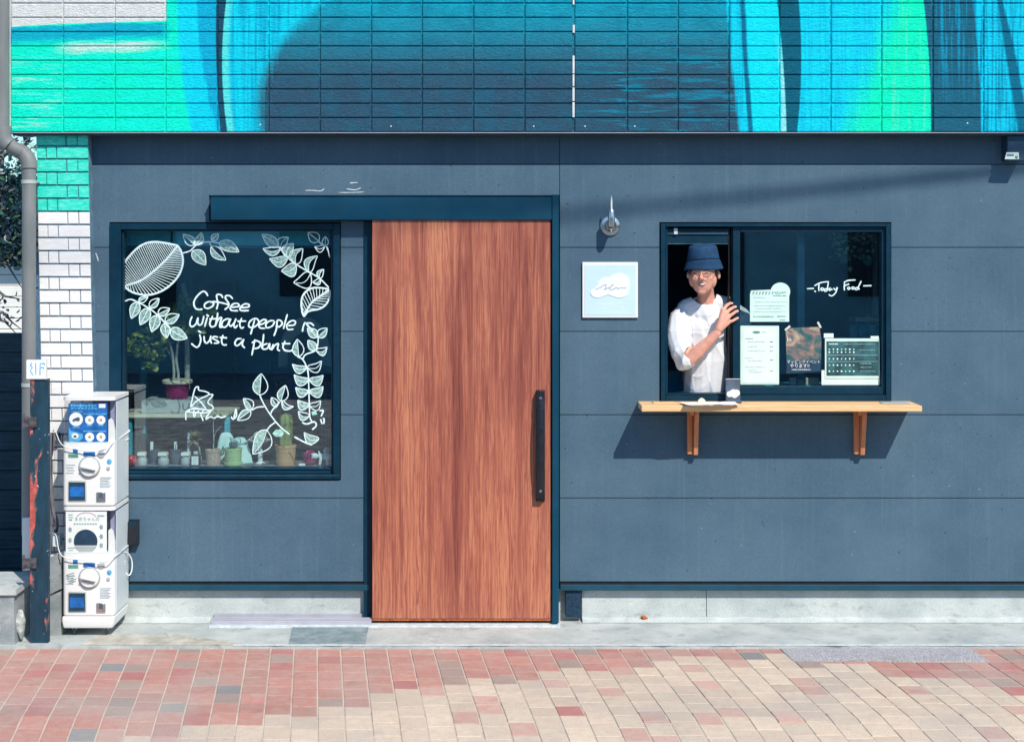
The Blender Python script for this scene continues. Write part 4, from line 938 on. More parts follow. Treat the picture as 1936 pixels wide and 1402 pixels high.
for i_, (px_, w_, h_, lab) in enumerate(((291, 21, 27, 'slate pot with upright white name stick, nearest the red fruit'), (332, 23, 27, 'slate pot with upright white name stick, beside the labelled bottle'))):
    t_, c, r, h = pot('labelled_pot', px_, w_, h_, M['charpot'], lab, y=.2, top=1.15)
    MB().box(c[0]-.0085-.012*(1-i_), c[0]+.0085-.012*(1-i_), c[1]-.002, c[1]+.001, c[2]+h*.7, c[2]+h+.043, .0008).build('name_stick', M['paper_w'], t_)
    t_['group'] = 'slate pots with name sticks'
    so_ = MB(); so_.ball((c[0], c[1], c[2]+h*.86), r*.8, 2, (1, 1, .45)); so_.build('soil', M['dark'], t_, True)
for i_, (px_, w_, lab) in enumerate(((269, 17, 'pale glass jar with cream lid, leftmost on the ledge'), (309, 19, 'squat pale glass jar with cream label between the two slate pots'), (352, 18, 'squat pale glass jar with cream label left of the dark bottle'))):
    c = onl(px_, .15); r = w_*(D+.15)/F/2; t_ = thing('glass_jar', c, lab, 'jar', 'small glass jars on the ledge')
    MB().lathe([(r*.95, 0), (r*1.1, .006), (r*1.1, .032), (r*.9, .04), (r*.9, .052)], c, 20).build('jar_body', M['grey_pl'], t_, True)
    MB().lathe([(r, .0525), (r*1.02, .054), (r*1.02, .070), (r*.9, .073)], c, 20).build('lid', M['cream'], t_, True)
    MB().box(c[0]-r*.85, c[0]+r*.85, c[1]-r*1.12, c[1]-r*1.10, c[2]+.055, c[2]+.072).build('jar_label', M['paper_w'], t_)
c = onl(370, .13); t_ = thing('labelled_bottle', c, 'dark square bottle with white paper label on the window ledge', 'bottle')
MB().box(c[0]-.026, c[0]+.026, c[1]-.02, c[1]+.02, c[2], c[2]+.062, .006).build('bottle_body', M['black'], t_, True)
MB().lathe([(.014, .0625), (.014, .075), (.011, .079)], c, 16).build('cap', M['grey_pl'], t_, True)
MB().box(c[0]-.019, c[0]+.019, c[1]-.0225, c[1]-.0205, c[2]+.006, c[2]+.054, .0005).build('bottle_label', M['paper_w'], t_)
nt_ = MB()
for k_ in range(4): nt_.box(c[0]-.012, c[0]+.012-.004*(k_ % 2), c[1]-.0232, c[1]-.0227, c[2]+.044-.010*k_, c[2]+.0455-.010*k_)
nt_.build('label_print', M['grey_ink'], t_)
c = onl(247, .12); rf = MB(); rf.ball((c[0], c[1], c[2]+.032), .032, 3, (1, .9, 1)); rf.ball((c[0]+.018, c[1]-.01, c[2]+.026), .022, 2)
o = rf.build('red_fruit', M['redfruit'], None, True); tag(o, 'round red fruit ornament partly behind the capsule machine edge', 'ornament')
# dried flower head on a peg, ghost cloth, driftwood dish, yarn, white figure
c = onl(366, .22); t_ = thing('dried_flower', c, 'dried ochre flower head on a pale peg above the dark bottle', 'dried flower')
MB().lathe([(.010, 0), (.009, .11), (.006, .17)], (c[0]-.028, c[1], c[2]), 10).build('peg', M['side_pl'], t_, True)
df = MB()
for k_ in range(46):
    a = rl_.uniform(0, 6.28); e_ = rl_.uniform(-1, 1.4); v = Vector((math.cos(a)*math.cos(e_), math.sin(a)*math.cos(e_), math.sin(e_)))
    leafquad(df, Vector((c[0]+.002, c[1], c[2]+.135))+v*.02, .028, v.to_track_quat('X', 'Z').to_matrix(), .5)
df.build('flower_head', pm('ochre petal', (.42, .34, .14), .4, 60, .8), t_)
df = MB(); df.tube([(c[0]+.002, c[1], c[2]+.12), (c[0]+.03, c[1], c[2]+.09), (c[0]+.045, c[1], c[2]+.0)], [.006, .005, .004], 6); df.build('stem', M['bark'], t_, True)
def drape(cx_, w_, h_, y, seed):
    vs = []; N = 28; K = 9; c = onl(cx_, y)
    for i in range(K+1):
        u = i/K
        for k_ in range(N):
            a = 2*math.pi*k_/N; r0 = (.18+.82*u**.6)*w_/2*(1+(.16*u)*math.sin(a*5+seed)+(.06*u)*math.sin(a*9+seed*2))
            vs.append((c[0]+r0*math.cos(a), c[1]+r0*.5*math.sin(a), c[2]+h_*(1-u**1.7)+.001))
    mb = MB(); mb.add(vs, [(i*N+k_, i*N+(k_+1) % N, (i+1)*N+(k_+1) % N, (i+1)*N+k_) for i in range(K) for k_ in range(N)]+[tuple(range(N-1, -1, -1))]); return mb
o = drape(427, .125, .168, .25, 1).build('cloth_ghost', M['cloth'], None, True); tag(o, 'taller pale cloth ghost figure behind the twig pot and green pot', 'ornament', 'cloth ghosts')
o = drape(453, .13, .142, .24, 2.3).build('cloth_ghost', M['cloth'], None, True); tag(o, 'shorter pale cloth ghost figure right behind the green pot', 'ornament', 'cloth ghosts')
c = onl(492, .22); t_ = thing('seashell_dish', c, 'white footed dish piled with brown pine cones and shells', 'dish')
MB().lathe([(.030, 0), (.014, .01), (.012, .11), (.055, .124), (.062, .132), (.052, .13), (.0, .12)], c, 26).build('dish', M['white_pl'], t_, True)
for k_ in range(9):
    a = k_*.7; q = .012+.004*k_; pb = MB(); pb.lathe([(.001, 0), (.012, .006), (.015, .016), (.009, .03), (.001, .036)], (c[0]-.028+.007*k_, c[1]+.02*math.sin(a), c[2]+.135+.006*math.sin(k_*2)), 9); pb.build('pine_cone', M['bark'] if k_ % 3 == 0 else M['speck'], t_, True)
db = MB(); db.tube([(c[0]-.09, c[1], c[2]+.11), (c[0]-.04, c[1], c[2]+.15), (c[0]+.03, c[1], c[2]+.168)], [.002, .005, .003], 6); db.build('driftwood', M['cream'], t_, True)
c = onl(586, .15); t_ = thing('yarn_ball', c, 'magenta yarn ball ornament beside the cactus pot', 'yarn ball')
MB().ball((c[0], c[1], c[2]+.040), .040, 3, (.9, .9, 1)).build('ball', M['yarn'], t_, True)
yb = MB()
for k_ in range(7):
    th_ = k_*.45; yb.tube([(c[0]+.037*math.cos(a)*math.cos(th_)-.0*a, c[1]+.037*math.cos(a)*math.sin(th_), c[2]+.04+.041*math.sin(a)) for a in [j*.35 for j in range(19)]], .0035, 5)
yb.build('wound_thread', M['magenta'], t_, True)
o = MB().ball((c[0]+.026, c[1]-.02, c[2]+.052), .022, 3, (1.2, .7, .8)).build('white_bow', M['white_pl'], t_, True)
o = MB().box(X(565, .12), X(577, .12), .11, .14, LZ+.0005, LZ+.012, .002).build('white_tag', M['paper_w']); tag(o, 'tiny white card tag on the ledge left of the yarn ball', 'tag')
c = onl(614, .14); t_ = thing('white_figure', c, 'white four legged animal figure at the right end of the ledge', 'figurine')
wf = MB()
for sx_ in (-.026, .020):
    for sy_ in (-.014, .014): wf.chain([(c[0]+sx_, c[1]+sy_, c[2]+.009), (c[0]+sx_*.8, c[1]+sy_, c[2]+.035)], [.0095, .011])
wf.chain([(c[0]-.020, c[1], c[2]+.048), (c[0]+.020, c[1], c[2]+.048)], [.020, .020]); wf.chain([(c[0]+.014, c[1], c[2]+.058), (c[0]+.010, c[1]-.008, c[2]+.088)], [.014, .017])
wf.ball((c[0]+.004, c[1]-.022, c[2]+.084), .010, 2); wf.chain([(c[0]-.028, c[1], c[2]+.055), (c[0]-.034, c[1], c[2]+.078)], [.008, .004])
me = remesh(wf, .0028, 'figure_body', 1); link('figure_body', me, M['white_pl'], t_)
# hanging lamp + round backed chair inside
c = Vector((X(582, 1.5), 1.5, .05)); t_ = thing('round_chair', c, 'grey round backed chair standing inside behind the drawn leaves', 'chair')
vs = []; N = 16; 
cb_ = MB()
zc = Z(648, 1.5)
for i in range(N+1):
    a = math.pi*(1.08*i/N-.04); 
    for rr_, yy_ in ((.19, 0), (.125, 0), (.125, .03), (.19, .03)): vs.append((c.x+rr_*math.cos(a)*.9-.02, 1.5+yy_, zc-.12+rr_*1.5*math.sin(a)))
cb_.add(vs, [(4*i+k_, 4*i+(k_+1) % 4, 4*i+4+(k_+1) % 4, 4*i+4+k_) for i in range(N) for k_ in range(4)]+[(0, 1, 2, 3), (4*N, 4*N+1, 4*N+2, 4*N+3)])
cb_.build('backrest', M['side_pl'], t_, True)
MB().lathe([(.19, 0), (.20, .02), (.19, .045), (.0, .05)], (c.x-.02, 1.32, zc-.22), 24).build('seat', M['charpot'], t_, True)
for dx, dy in ((-.16, -.1), (.12, -.1), (-.16, .12), (.12, .12)): MB().tube([(c.x+dx, 1.34+dy, zc-.215), (c.x+dx*1.15, 1.34+dy*1.1, .052)], .012, 8).build('leg', M['chrome'], t_)
# rack with bottles and cups near the chair
t_ = thing('wall_rack', (X(600, 2.2), 2.2, Z(700, 2.2)), 'shelf rack of bottles and cups deep inside behind the leaf column', 'rack')
for i_, py_ in enumerate((690, 735, 790)): MB().box(X(545, 2.2), X(640, 2.2), 2.1, 2.4, Z(py_+2, 2.2), Z(py_, 2.2)).build('rack_board', M['room2'], t_)
k_ = 0
for px_ in range(550, 638, 9):
    for py_ in (689.5, 734.5, 789.5):
        k_ += 1; h_ = (.06, .09, .11)[k_ % 3]
        MB().lathe([(.018, 0), (.019, h_*.6), (.009, h_*.8), (.009, h_)], (X(px_, 2.2), 2.18, Z(py_, 2.2)), 10).build('bottle', M[('side_pl', 'grey_pl', 'cyan_ink')[k_ % 3]], t_, True)
# ---------------------------------------------------------------- kitchen behind the service window
KY = 1.6
ibox(1290, 1500, 800, 805, .6, .02, M['room2'], 'counter_edge')
MB().box(X(1262, .3), X(1300, .3), .28, .5, Z(745, .3), Z(700, .3), .004).build('counter_unit', M['room'], bl)
for px_, py_, r_, lab in ((1596, 487, .032, 'hanging glass lamp left of the round one, upper right of the service window'), (1641, 490, .034, 'round hanging glass lamp at the right edge of the service window')):
    y_ = .7; c = Vector((X(px_, y_), y_, Z(py_, y_))); t_ = thing('hanging_lamp', (c.x, c.y, 2.7), lab, 'lamp', 'hanging lamps')
    MB().ball(c, r_, 3, (1, 1, 1.15)).build('lamp_globe', M['room2'], t_, True); MB().tube([(c.x, c.y, c.z+r_), (c.x, c.y, 2.71)], .002, 5).build('lamp_cord', M['alu_lite'], t_)
y_ = .5; c = Vector((X(1608, y_), y_, Z(508, y_))); a_ = .024
o = MB().add([(c.x-a_*.7, y_, c.z), (c.x, y_, c.z+a_), (c.x+a_*.7, y_, c.z), (c.x, y_, c.z-a_), (c.x, y_-a_*.5, c.z), (c.x, y_+a_*.5, c.z)], [(0, 1, 4), (1, 2, 4), (2, 3, 4), (3, 0, 4), (1, 0, 5), (2, 1, 5), (3, 2, 5), (0, 3, 5)]).tube([(c.x, y_, c.z+a_*.98), (c.x, y_, 2.71)], .001, 4)
o = o.build('hanging_diamond', M['bark']); tag(o, 'small grey diamond ornament hanging above the words Today Food', 'ornament')
t_ = thing('hanging_plant', (X(1615, .6), .6, 2.7), 'pale leafy plant hanging at the top right of the service window', 'plant')
hp = MB()
for k_ in range(200):
    a = rl_.random(); px_ = 1570+rl_.random()*85; py_ = 445+rl_.random()**2*45; leafquad(hp, (X(px_, .6), .6+rl_.uniform(-.08, .08), Z(py_, .6)), rl_.uniform(.02, .035), rrot(), .55)
o = hp.build('foliage', M['chalk_fill'], t_); o['kind'] = 'stuff'
for px_ in (1580, 1600, 1625, 1645): MB().tube([(X(px_, .6), .6, 2.71), (X(px_, .6), .6, Z(455, .6))], .002, 5).build('stem', M['leafd'], t_)
ibox(1641, 1645, 445, 735, .9, .04, M['alu_lite'], 'steel_upright'); ibox(1652, 1660, 445, 735, 1.0, .04, M['side_pl'], 'steel_upright')
t_ = thing('cup_rack', (X(1640, .8), .8, Z(600, .8)), 'pale board with dark round cups under it behind the right pane', 'rack')
MB().box(X(1612, .8), X(1666, .8), .72, .9, Z(607, .8), Z(599, .8), .003).build('rack_board', M['cream'], t_)
for px_ in (1614, 1632, 1650): MB().lathe([(.022, 0), (.028, .03), (.030, .07), (.028, .07), (.02, .01)], (X(px_, .78), .78, Z(636, .78)), 16).build('cup', M['room2'], t_, True)
MB().box(X(1590, .8), X(1666, .8), .70, .9, Z(645, .8), Z(637.5, .8), .003).build('rack_board', M['room2'], t_)
sz = Z(731, .02)
MB().box(X(1399, .2), X(1668, .2), .12, .32, sz-.02, sz-.001).build('window_ledge', M['room2'], bl)
for i_, (a, b_, top, lab) in enumerate(((1494.5, 1509.5, 714.5, 'small mint box on the inner sill, the narrower one below the brown poster'), (1523.5, 1549, 714, 'small cream box on the inner sill, the wider one below the brown poster'))):
    o = MB().box(X(a, .14), X(b_, .14), .14, .19, sz, Z(top, .14), .002).build('small_box', M['mintpaper'] if i_ == 0 else M['cream']); tag(o, lab, 'box', 'small boxes on the inner sill')
# ---------------------------------------------------------------- sheets on the service window
def sheet(name, x0, x1, y0, y1, mat, label, cat, yb=GY+.001, rotz=0., th=.002):
    c = P((x0+x1)/2, y1, yb); t_ = thing(name, c, label, cat)
    MB().box(X(x0), X(x1), yb, yb+th, Z(y1), Z(y0), .0006).build('sheet', mat, t_); return t_
g3 = GY-.0105
def lines(lst, mat, par, y=None, name='print', h=1.2):
    y = g3 if y is None else y; mb = MB()
    for x0, x1, py_ in lst:
        x = x0; rnd_ = random.Random(int(x0*7+py_*13))
        while x < x1:
            w_ = min(rnd_.uniform(1.2, 4.5), x1-x); hh = h*rnd_.uniform(.6, 1.1)
            mb.box(X(x, y), X(x+w_, y), y, y+.0004, Z(py_+hh/2, y), Z(py_-hh/2, y)); x += w_+rnd_.uniform(.5, 1.1)
    o = mb.build(name, mat, par); o['kind'] = 'stuff'; return o
yb = GY-.0125
t_ = thing('calendar_sheet', P(1455, 608, yb), 'mint handwritten sheet with striped awning top and round cloud corner taped above the menu', 'poster')
mb = MB()
poly = [(1418, 608), (1418, 556), (1420, 549), (1457, 547.5)]+[(1475.5+18.5*math.cos(a), 551+17*math.sin(a)) for a in [math.pi+.25+i*(math.pi-.1)/14 for i in range(15)]]+[(1492, 560), (1492, 608)]
mb.prism([(X(a, yb), Z(b_, yb)) for a, b_ in poly], yb, yb+.0015); mb.build('sheet', M['mintpaper'], t_)
yq = yb-.0006
lines([(1424, 1448, 562.5), (1427, 1490, 571), (1425, 1484, 578), (1430, 1478, 583), (1425, 1485, 589)], M['grey_ink'], t_, yq, 'faint_writing', 1.1)
lines([(1424, 1462, 598.5), (1470, 1486, 598), (1474, 1484, 605), (1465, 1486, 552.5), (1462, 1487, 559)], M['green_ink'], t_, yq, 'writing', 2.0)
sp = MB()
for k_ in range(7): flatpoly(sp, [(1424+k_*6, 551), (1427+k_*6, 551), (1425+k_*6, 557), (1422.5+k_*6, 557)], yq)
ribbon(sp, [(1462, 551), (1470, 556), (1487, 552)], 1.0, yq); sp.build('striped_awning_print', M['grey_ink'], t_)
yb = GY-.0125
t_ = thing('menu_sheet', P(1437, 727, yb), 'white printed menu in clear holder beside the open half of the window', 'menu')
MB().box(X(1400.5), X(1474), yb, yb+.003, Z(727.5), Z(616), .002).build('clear_holder', M['mintpaper'], t_)
MB().box(X(1406), X(1468), yb-.0006, yb-.0002, Z(724), Z(620)).build('sheet', M['paper'], t_)
yq = yb-.0011
cl = MB(); cl.add([(X(1430+7.5*math.cos(a)*1.0, yq), yq, Z(628+2.6*math.sin(a), yq)) for a in [i*.42 for i in range(15)]], [tuple(range(15))]); cl.build('cloud_logo', M['green_ink'], t_)
lines([(1408, 1424, 640), (1440, 1449, 628)], M['grey_ink'], t_, yq, 'headings', 1.8)
lines([(1414, 1446, 646), (1414, 1431, 655), (1414, 1446, 663.5), (1408, 1424, 677), (1414, 1440, 682), (1408, 1448, 694), (1414, 1430, 699.5), (1416, 1440, 703.5)], M['grey_ink'], t_, yq, 'menu_items', 1.3)
lines([(1456, 1462, 646), (1456, 1462, 655), (1456, 1462, 663.5), (1456, 1462, 680.5), (1456, 1462, 701)], M['green_ink'], t_, yq, 'prices', 1.9)
# brown event poster
t_ = thing('event_poster', P(1518, 705, yb), 'brown and beige event poster with white Japanese lettering and taped corners', 'poster')
m, t, b = newmat('marbled brown print'); n1 = noi(t, (1, 1, 1.3), 9, 4, .6, 1.1)
rp = nd(t, 'ValToRGB'); rp.color_ramp.interpolation = 'EASE'; e = rp.color_ramp.elements; e[0].position = .34; e[0].color = (.02, .09, .11, 1); e[1].position = .68; e[1].color = (.50, .42, .28, 1)
for p_, c_ in ((.42, (.04, .13, .13, 1)), (.5, (.20, .14, .14, 1)), (.56, (.34, .27, .20, 1))): x_ = e.new(p_); x_.color = c_
t.links.new(n1, rp.inputs[0]); t.links.new(rp.outputs[0], b.inputs['Base Color']); b.inputs['Roughness'].default_value = .5; M['marble'] = m
mb = MB(); mb.prism([(X(a, yb), Z(b_, yb)) for a, b_ in [(1485.5, 625), (1491, 619.5), (1549, 618), (1553, 640), (1552.5, 678), (1551, 702), (1487.5, 705.5)]], yb, yb+.0015); mb.build('sheet', M['marble'], t_)
yq = yb-.0008
mb = MB(); flatpoly(mb, [(1486, 681), (1552, 679), (1551, 702), (1488, 705.5)], yb-.0004); mb.build('dark_band', M['navy_ink'], t_)
textobj('event_lettering', 'マッピングイベント', .021, P(1519.5, 684, yq), M['paper_w'], t_, sx_=.98)
textobj('event_lettering', 'やります!!', .025, P(1512, 691.8, yq), M['paper_w'], t_, sx_=.95)
textobj('event_lettering', 'In', .034, P(1492, 641.5, yq), M['paper_w'], t_)
lines([(1497, 1533, 698.5)], M['paper_w'], t_, yq, 'small_print', 1.4)
for (a, b_, an) in ((1489, 620, 40), (1549, 614, -62)):
    tb = MB(); tb.box(-.018, .018, 0, .0004, -.0055, .0055, 0, Matrix.Translation(P(a, b_, yb-.0025)) @ Matrix.Rotation(R(-an), 4, 'Y')); tb.build('tape', M['tape'], t_)
# schedule board
t_ = thing('schedule_board', P(1612, 727, yb), 'dark green schedule board in white frame at the lower right of the service window', 'board')
MB().box(X(1554.5), X(1665), yb+.0002, yb+.002, Z(728), Z(700)).build('backing_sheet', M['paper'], t_)
MB().box(X(1560.5), X(1664.5), yb-.003, yb, Z(716), Z(640), .0015).build('frame', M['mintpaper'], t_)
MB().box(X(1558.5), X(1577), yb-.004, yb-.0005, Z(639), Z(630.5), .001).build('clip', M['paper'], t_); MB().box(X(1647), X(1663), yb-.004, yb-.0005, Z(641), Z(635.5), .001).build('clip', M['paper'], t_)
bdm = pm('dark green slate print', (.03, .11, .12), .5, 16, .4, 0)
MB().box(X(1563.5), X(1662.5), yb-.0036, yb-.0032, Z(710.5), Z(645.5)).build('board_face', bdm, t_)
yq = yb-.0042
lines([(1567, 1585, 650)], M['paper'], t_, yq, 'title', 2.6); lines([(1595, 1655, 650.3), (1625, 1654, 661.5), (1626, 1648, 687), (1626, 1648, 694), (1626, 1655, 701.5)], M['grey_ink'], t_, yq, 'notes', 1.6)
dg_ = MB()
for py_ in (660, 665.5, 678, 690, 701.5):
    for k_ in range(7):
        x_ = 1568+k_*7.7; r_ = 1.25+.5*((k_*7+int(py_)) % 3)/2
        dg_.add([(X(x_+r_*math.cos(a), yq), yq, Z(py_+r_*math.sin(a)*1.05, yq)) for a in [i*math.pi/3 for i in range(6)]], [tuple(range(6))])
dg_.build('date_marks', M['paper'], t_)
ln_ = MB()
for py_ in (671.5, 683.5): ln_.box(X(1565), X(1661), yq, yq+.0003, Z(py_+.5), Z(py_-.5))
ln_.build('rule_lines', M['grey_ink'], t_)
# ---------------------------------------------------------------- counter shelf
SHY = -.262
sf = thing('wall_shelf', P(1470, 765, 0), 'long pale pine shelf on two orange brackets under the service window', 'shelf')
zt_ = Z(757.5, 0); zb = Z(777, SHY)
mb = MB(); mb.box(X(1213, SHY), X(1743.5, SHY), SHY, -.0142, zt_-.031, zt_, .003); mb.build('shelf_board', M['pine'], sf)
zt0 = zt_-.0312
def bracket(xc, flip):
    out = []
    # upright board on the wall, top arm, diagonal side board
    w0, w1 = (X(xc-9, -.03), X(xc+1, -.03))
    MB().box(w0, w1, -.05, -.0145, Z(858, -.04), zt0, .002).build('bracket_upright', M['cedar'], sf)
    a0, a1 = (X(xc+3, -.05), X(xc+11, -.05))
    mb = MB(); n = [( -.016, Z(858, -.05)), (-.062, Z(859, -.05)), (-.115, zt0-.035), (-.115, zt0-.001), (-.016, zt0-.001)]
    vs = [(a0, y, z) for y, z in n]+[(a1, y, z) for y, z in n]; q = len(n)
    mb.add(vs, [tuple(range(q)), tuple(range(2*q-1, q-1, -1))]+[(i, i+q, (i+1) % q+q, (i+1) % q) for i in range(q)])
    mb.build('bracket_brace', M['cedar'], sf)
    MB().box(w0+.002, w1-.001, -.13, -.0505, zt0-.034, zt0-.001, .002).build('bracket_arm', M['cedar'], sf)
bracket(1308, 0); bracket(1623, 1)
# things on the shelf
c = Vector((X(1338, -.2), -.2, zt_)); t_ = thing('clipboard', c, 'clipboard with white paper overhanging the front edge of the shelf', 'clipboard')
rot = Matrix.Translation((X(1340, -.19), -.205, zt_+.0025)) @ Matrix.Rotation(R(3), 4, 'Z')
MB().box(-.115, .115, -.085, .085, 0, .003, .001, rot).build('board', M['speck'], t_)
pb = MB(); vs = []; N = 14
for i in range(N+1):
    for j in range(7):
        x = -.145+.29*i/N; y = -.085+.155*j/6; vs.append((x+.006*noise.noise(Vector((y*20, x, 1))), y, .005+.007*abs(noise.noise(Vector((x*14, y*12, 2))))+(.012 if i in (0, N) else 0)*abs(noise.noise(Vector((y*30, 0, 5))))))
pb.add(vs, [(i*7+j, (i+1)*7+j, (i+1)*7+j+1, i*7+j+1) for i in range(N) for j in range(6)], rot); pb.build('paper', M['paper_w'], t_, True)
kb = MB(); kb.prism([(-.022, 0), (-.018, .012), (-.010, .020), (0, .024), (.010, .020), (.018, .012), (.022, 0)], -.01, .006, 0, Matrix.Translation((X(1326, -.15), -.16, zt_+.009))); kb.build('clip', M['cream'], t_)
c = Vector((X(1386, -.1), -.1, zt_+.0005)); t_ = thing('card_holder', c, 'small dark card holder with white cloud logo standing on the shelf below the sash', 'sign')
fr_ = Matrix.Translation(c) @ Matrix.Rotation(R(-7), 4, 'X')
MB().box(-.039, .039, -.004, .008, 0, .125, .003, fr_).build('holder_plate', M['charpot'], t_)
MB().box(-.039, .039, -.05, -.0, 0, .016, .003, Matrix.Translation(c)).build('holder_foot', M['charpot'], t_)
MB().box(-.0385, .0385, -.0055, .0085, .1252, .1285, .001, fr_).build('holder_edge', M['side_pl'], t_)
cl = MB(); 
for (dx, dz, r_) in ((-.018, .046, .016), (.002, .052, .020), (.019, .052, .018), (.008, .042, .017)): cl.add([(dx+r_*math.cos(a), -.0045-r_*.01, dz+r_*math.sin(a)) for a in [i*math.pi/10 for i in range(20)]], [tuple(range(20))], fr_)
cl.build('cloud_logo', M['sign_white'], t_)
o = MB().box(-.075, .075, -.05, .05, 0, .004, .001, Matrix.Translation((X(1690, -.1), -.12, zt_+.0005)) @ Matrix.Rotation(R(-4), 4, 'Z')).build('flyer_stack', M['grey_pl']); tag(o, 'flat grey flyers lying on the right end of the shelf', 'flyers')
o = MB().box(-.06, .06, -.03, .03, 0, .005, .001, Matrix.Translation((X(1255, -.12), -.11, zt_+.0005)) @ Matrix.Rotation(R(6), 4, 'Z')).build('wooden_tray', M['pine']); tag(o, 'thin pale wooden tray on the left end of the shelf', 'tray')
# ---------------------------------------------------------------- square cloud sign and wall lamp
t_ = thing('square_sign', P(1153, 600, 0), 'square ice blue sign with white cloud and script right of the door', 'sign')
y0 = -.030
MB().box(X(1101, y0), X(1206, y0), y0, -.0145, Z(600.5, y0), Z(495.5, y0), .002).build('sign_plate', M['sign_white'], t_)
MB().box(X(1105.5, y0), X(1202, y0), y0-.002, y0-.0003, Z(596, y0), Z(500.5, y0), .0008).build('sign_face', M['sign_ice'], t_)
cp = cr([(1118, 548), (1128, 541), (1134, 529), (1143, 524), (1151, 524.5), (1160, 519), (1172, 516.5), (1184, 521), (1190, 532), (1190, 546), (1184, 558), (1172, 563), (1160, 560.5), (1150, 557), (1142, 559.5), (1132, 563), (1122, 561), (1116, 554), (1118, 548)], 4)[:-1]
MB().prism([(X(q.x, y0), Z(q.y, y0)) for q in cp], y0-.0045, y0-.0021).build('cloud', M['sign_white'], t_, False)
sc_ = MB()
for s_ in T([[(230, 625), (380, 560), (470, 500), (530, 495), (500, 610), (480, 630), (560, 590), (640, 560), (735, 490), (700, 500), (620, 600), (700, 625), (800, 578), (840, 575), (860, 610), (930, 572), (1010, 580), (1095, 580)]], 1110, 505, 14.76): ribbon(sc_, s_, 1.1, y0-.005)
sc_.build('script_lettering', M['grey_ink'], t_)
lines([(1126, 1140, 575.5), (1143, 1163, 575.8), (1169, 1173, 575.3), (1174, 1185, 575.5)], M['sign_white'], t_, y0-.0030, 'small_lettering', 1.9)
t_ = thing('wall_lamp', P(1155, 428, 0), 'brushed steel wall bracket with round plate and thin upright rod above the square sign', 'wall bracket')
mt_ = Matrix.Translation(P(1153.5, 427, -.014)) @ Matrix.Rotation(R(90), 4, 'X')
MB().lathe([(.052, 0), (.055, .006), (.052, .012), (.034, .016), (.033, .010), (.0, .010)], (0, 0, 0), 40, m=mt_).build('wall_plate', M['chrome'], t_, True)
MB().lathe([(.030, .0165), (.020, .045), (.012, .075), (0, .078)], (0, 0, 0), 24, m=mt_).build('cone', M['chrome'], t_, True)
pc_ = P(1156, 410, -.115)
arm = MB(); arm.tube([P(1154, 432, -.06), P(1155, 435, -.10), P(1156, 430, -.115)], [.012, .013, .015], 12); arm.build('arm', M['chrome'], t_, True)
MB().lathe([(.0, 0), (.016, .001), (.019, .006), (.019, .088), (.016, .093), (.006, .095)], (pc_.x, pc_.y, Z(429, -.115)), 24).build('socket', M['chrome'], t_, True)
MB().lathe([(.0048, .0), (.0055, .02), (.005, .055), (.0015, .076)], (pc_.x, pc_.y, Z(397, -.115)), 12).build('rod', M['white_trim'], t_, True)
# box under the overhang, right edge
t_ = thing('sensor_box', P(1917, 300, -.05), 'dark box with small pale label hanging under the overhang at the right edge', 'box')
MB().box(X(1898, -.06), X(1930, -.06), -.12, -.015, Z(304, -.12), zo-.0125, .004).build('housing', M['navy_ink'], t_)
MB().add([(X(1903, -.121), -.1215, Z(288, -.121)), (X(1926, -.121), -.1215, Z(288, -.121)), (X(1926.5, -.121), -.1215, Z(301, -.121)), (X(1899.5, -.121), -.1215, Z(301, -.121))], [(0, 1, 2, 3)]).build('label_plate', M['side_pl'], t_)
sl_ = MB(); sl_.box(X(1903.5, -.122), X(1917, -.122), -.1222, -.1218, Z(295.5, -.122), Z(291.5, -.122)); sl_.build('label_print', M['green_ink'], t_)
MB().ball(P(1922, 297, -.122), .009, 2, (1, .4, 1)).build('sensor_eye', M['green_ink'], t_, True)
# black wall box behind capsule machine
t_ = thing('wall_vent', P(252, 1000, 0), 'black wall vent hood just right of the lower capsule machine', 'vent')
mb = MB(); n = [(-.015, Z(980)), (-.055, Z(984)), (-.065, Z(1022)), (-.055, Z(1027)), (-.015, Z(1026))]
x0_, x1_ = X(222, -.05), X(261, -.05); vs = [(x0_, y, z) for y, z in n]+[(x1_, y, z) for y, z in n]; q = 5
mb.add(vs, [tuple(range(q)), tuple(range(2*q-1, q-1, -1))]+[(i, i+q, (i+1) % q+q, (i+1) % q) for i in range(q)]); mb.build('hood', M['black'], t_)
MB().box(X(224, -.05), X(259, -.05), -.0562, -.0545, Z(1019, -.056), Z(986, -.056)).build('front_plate', M['alu'], t_)
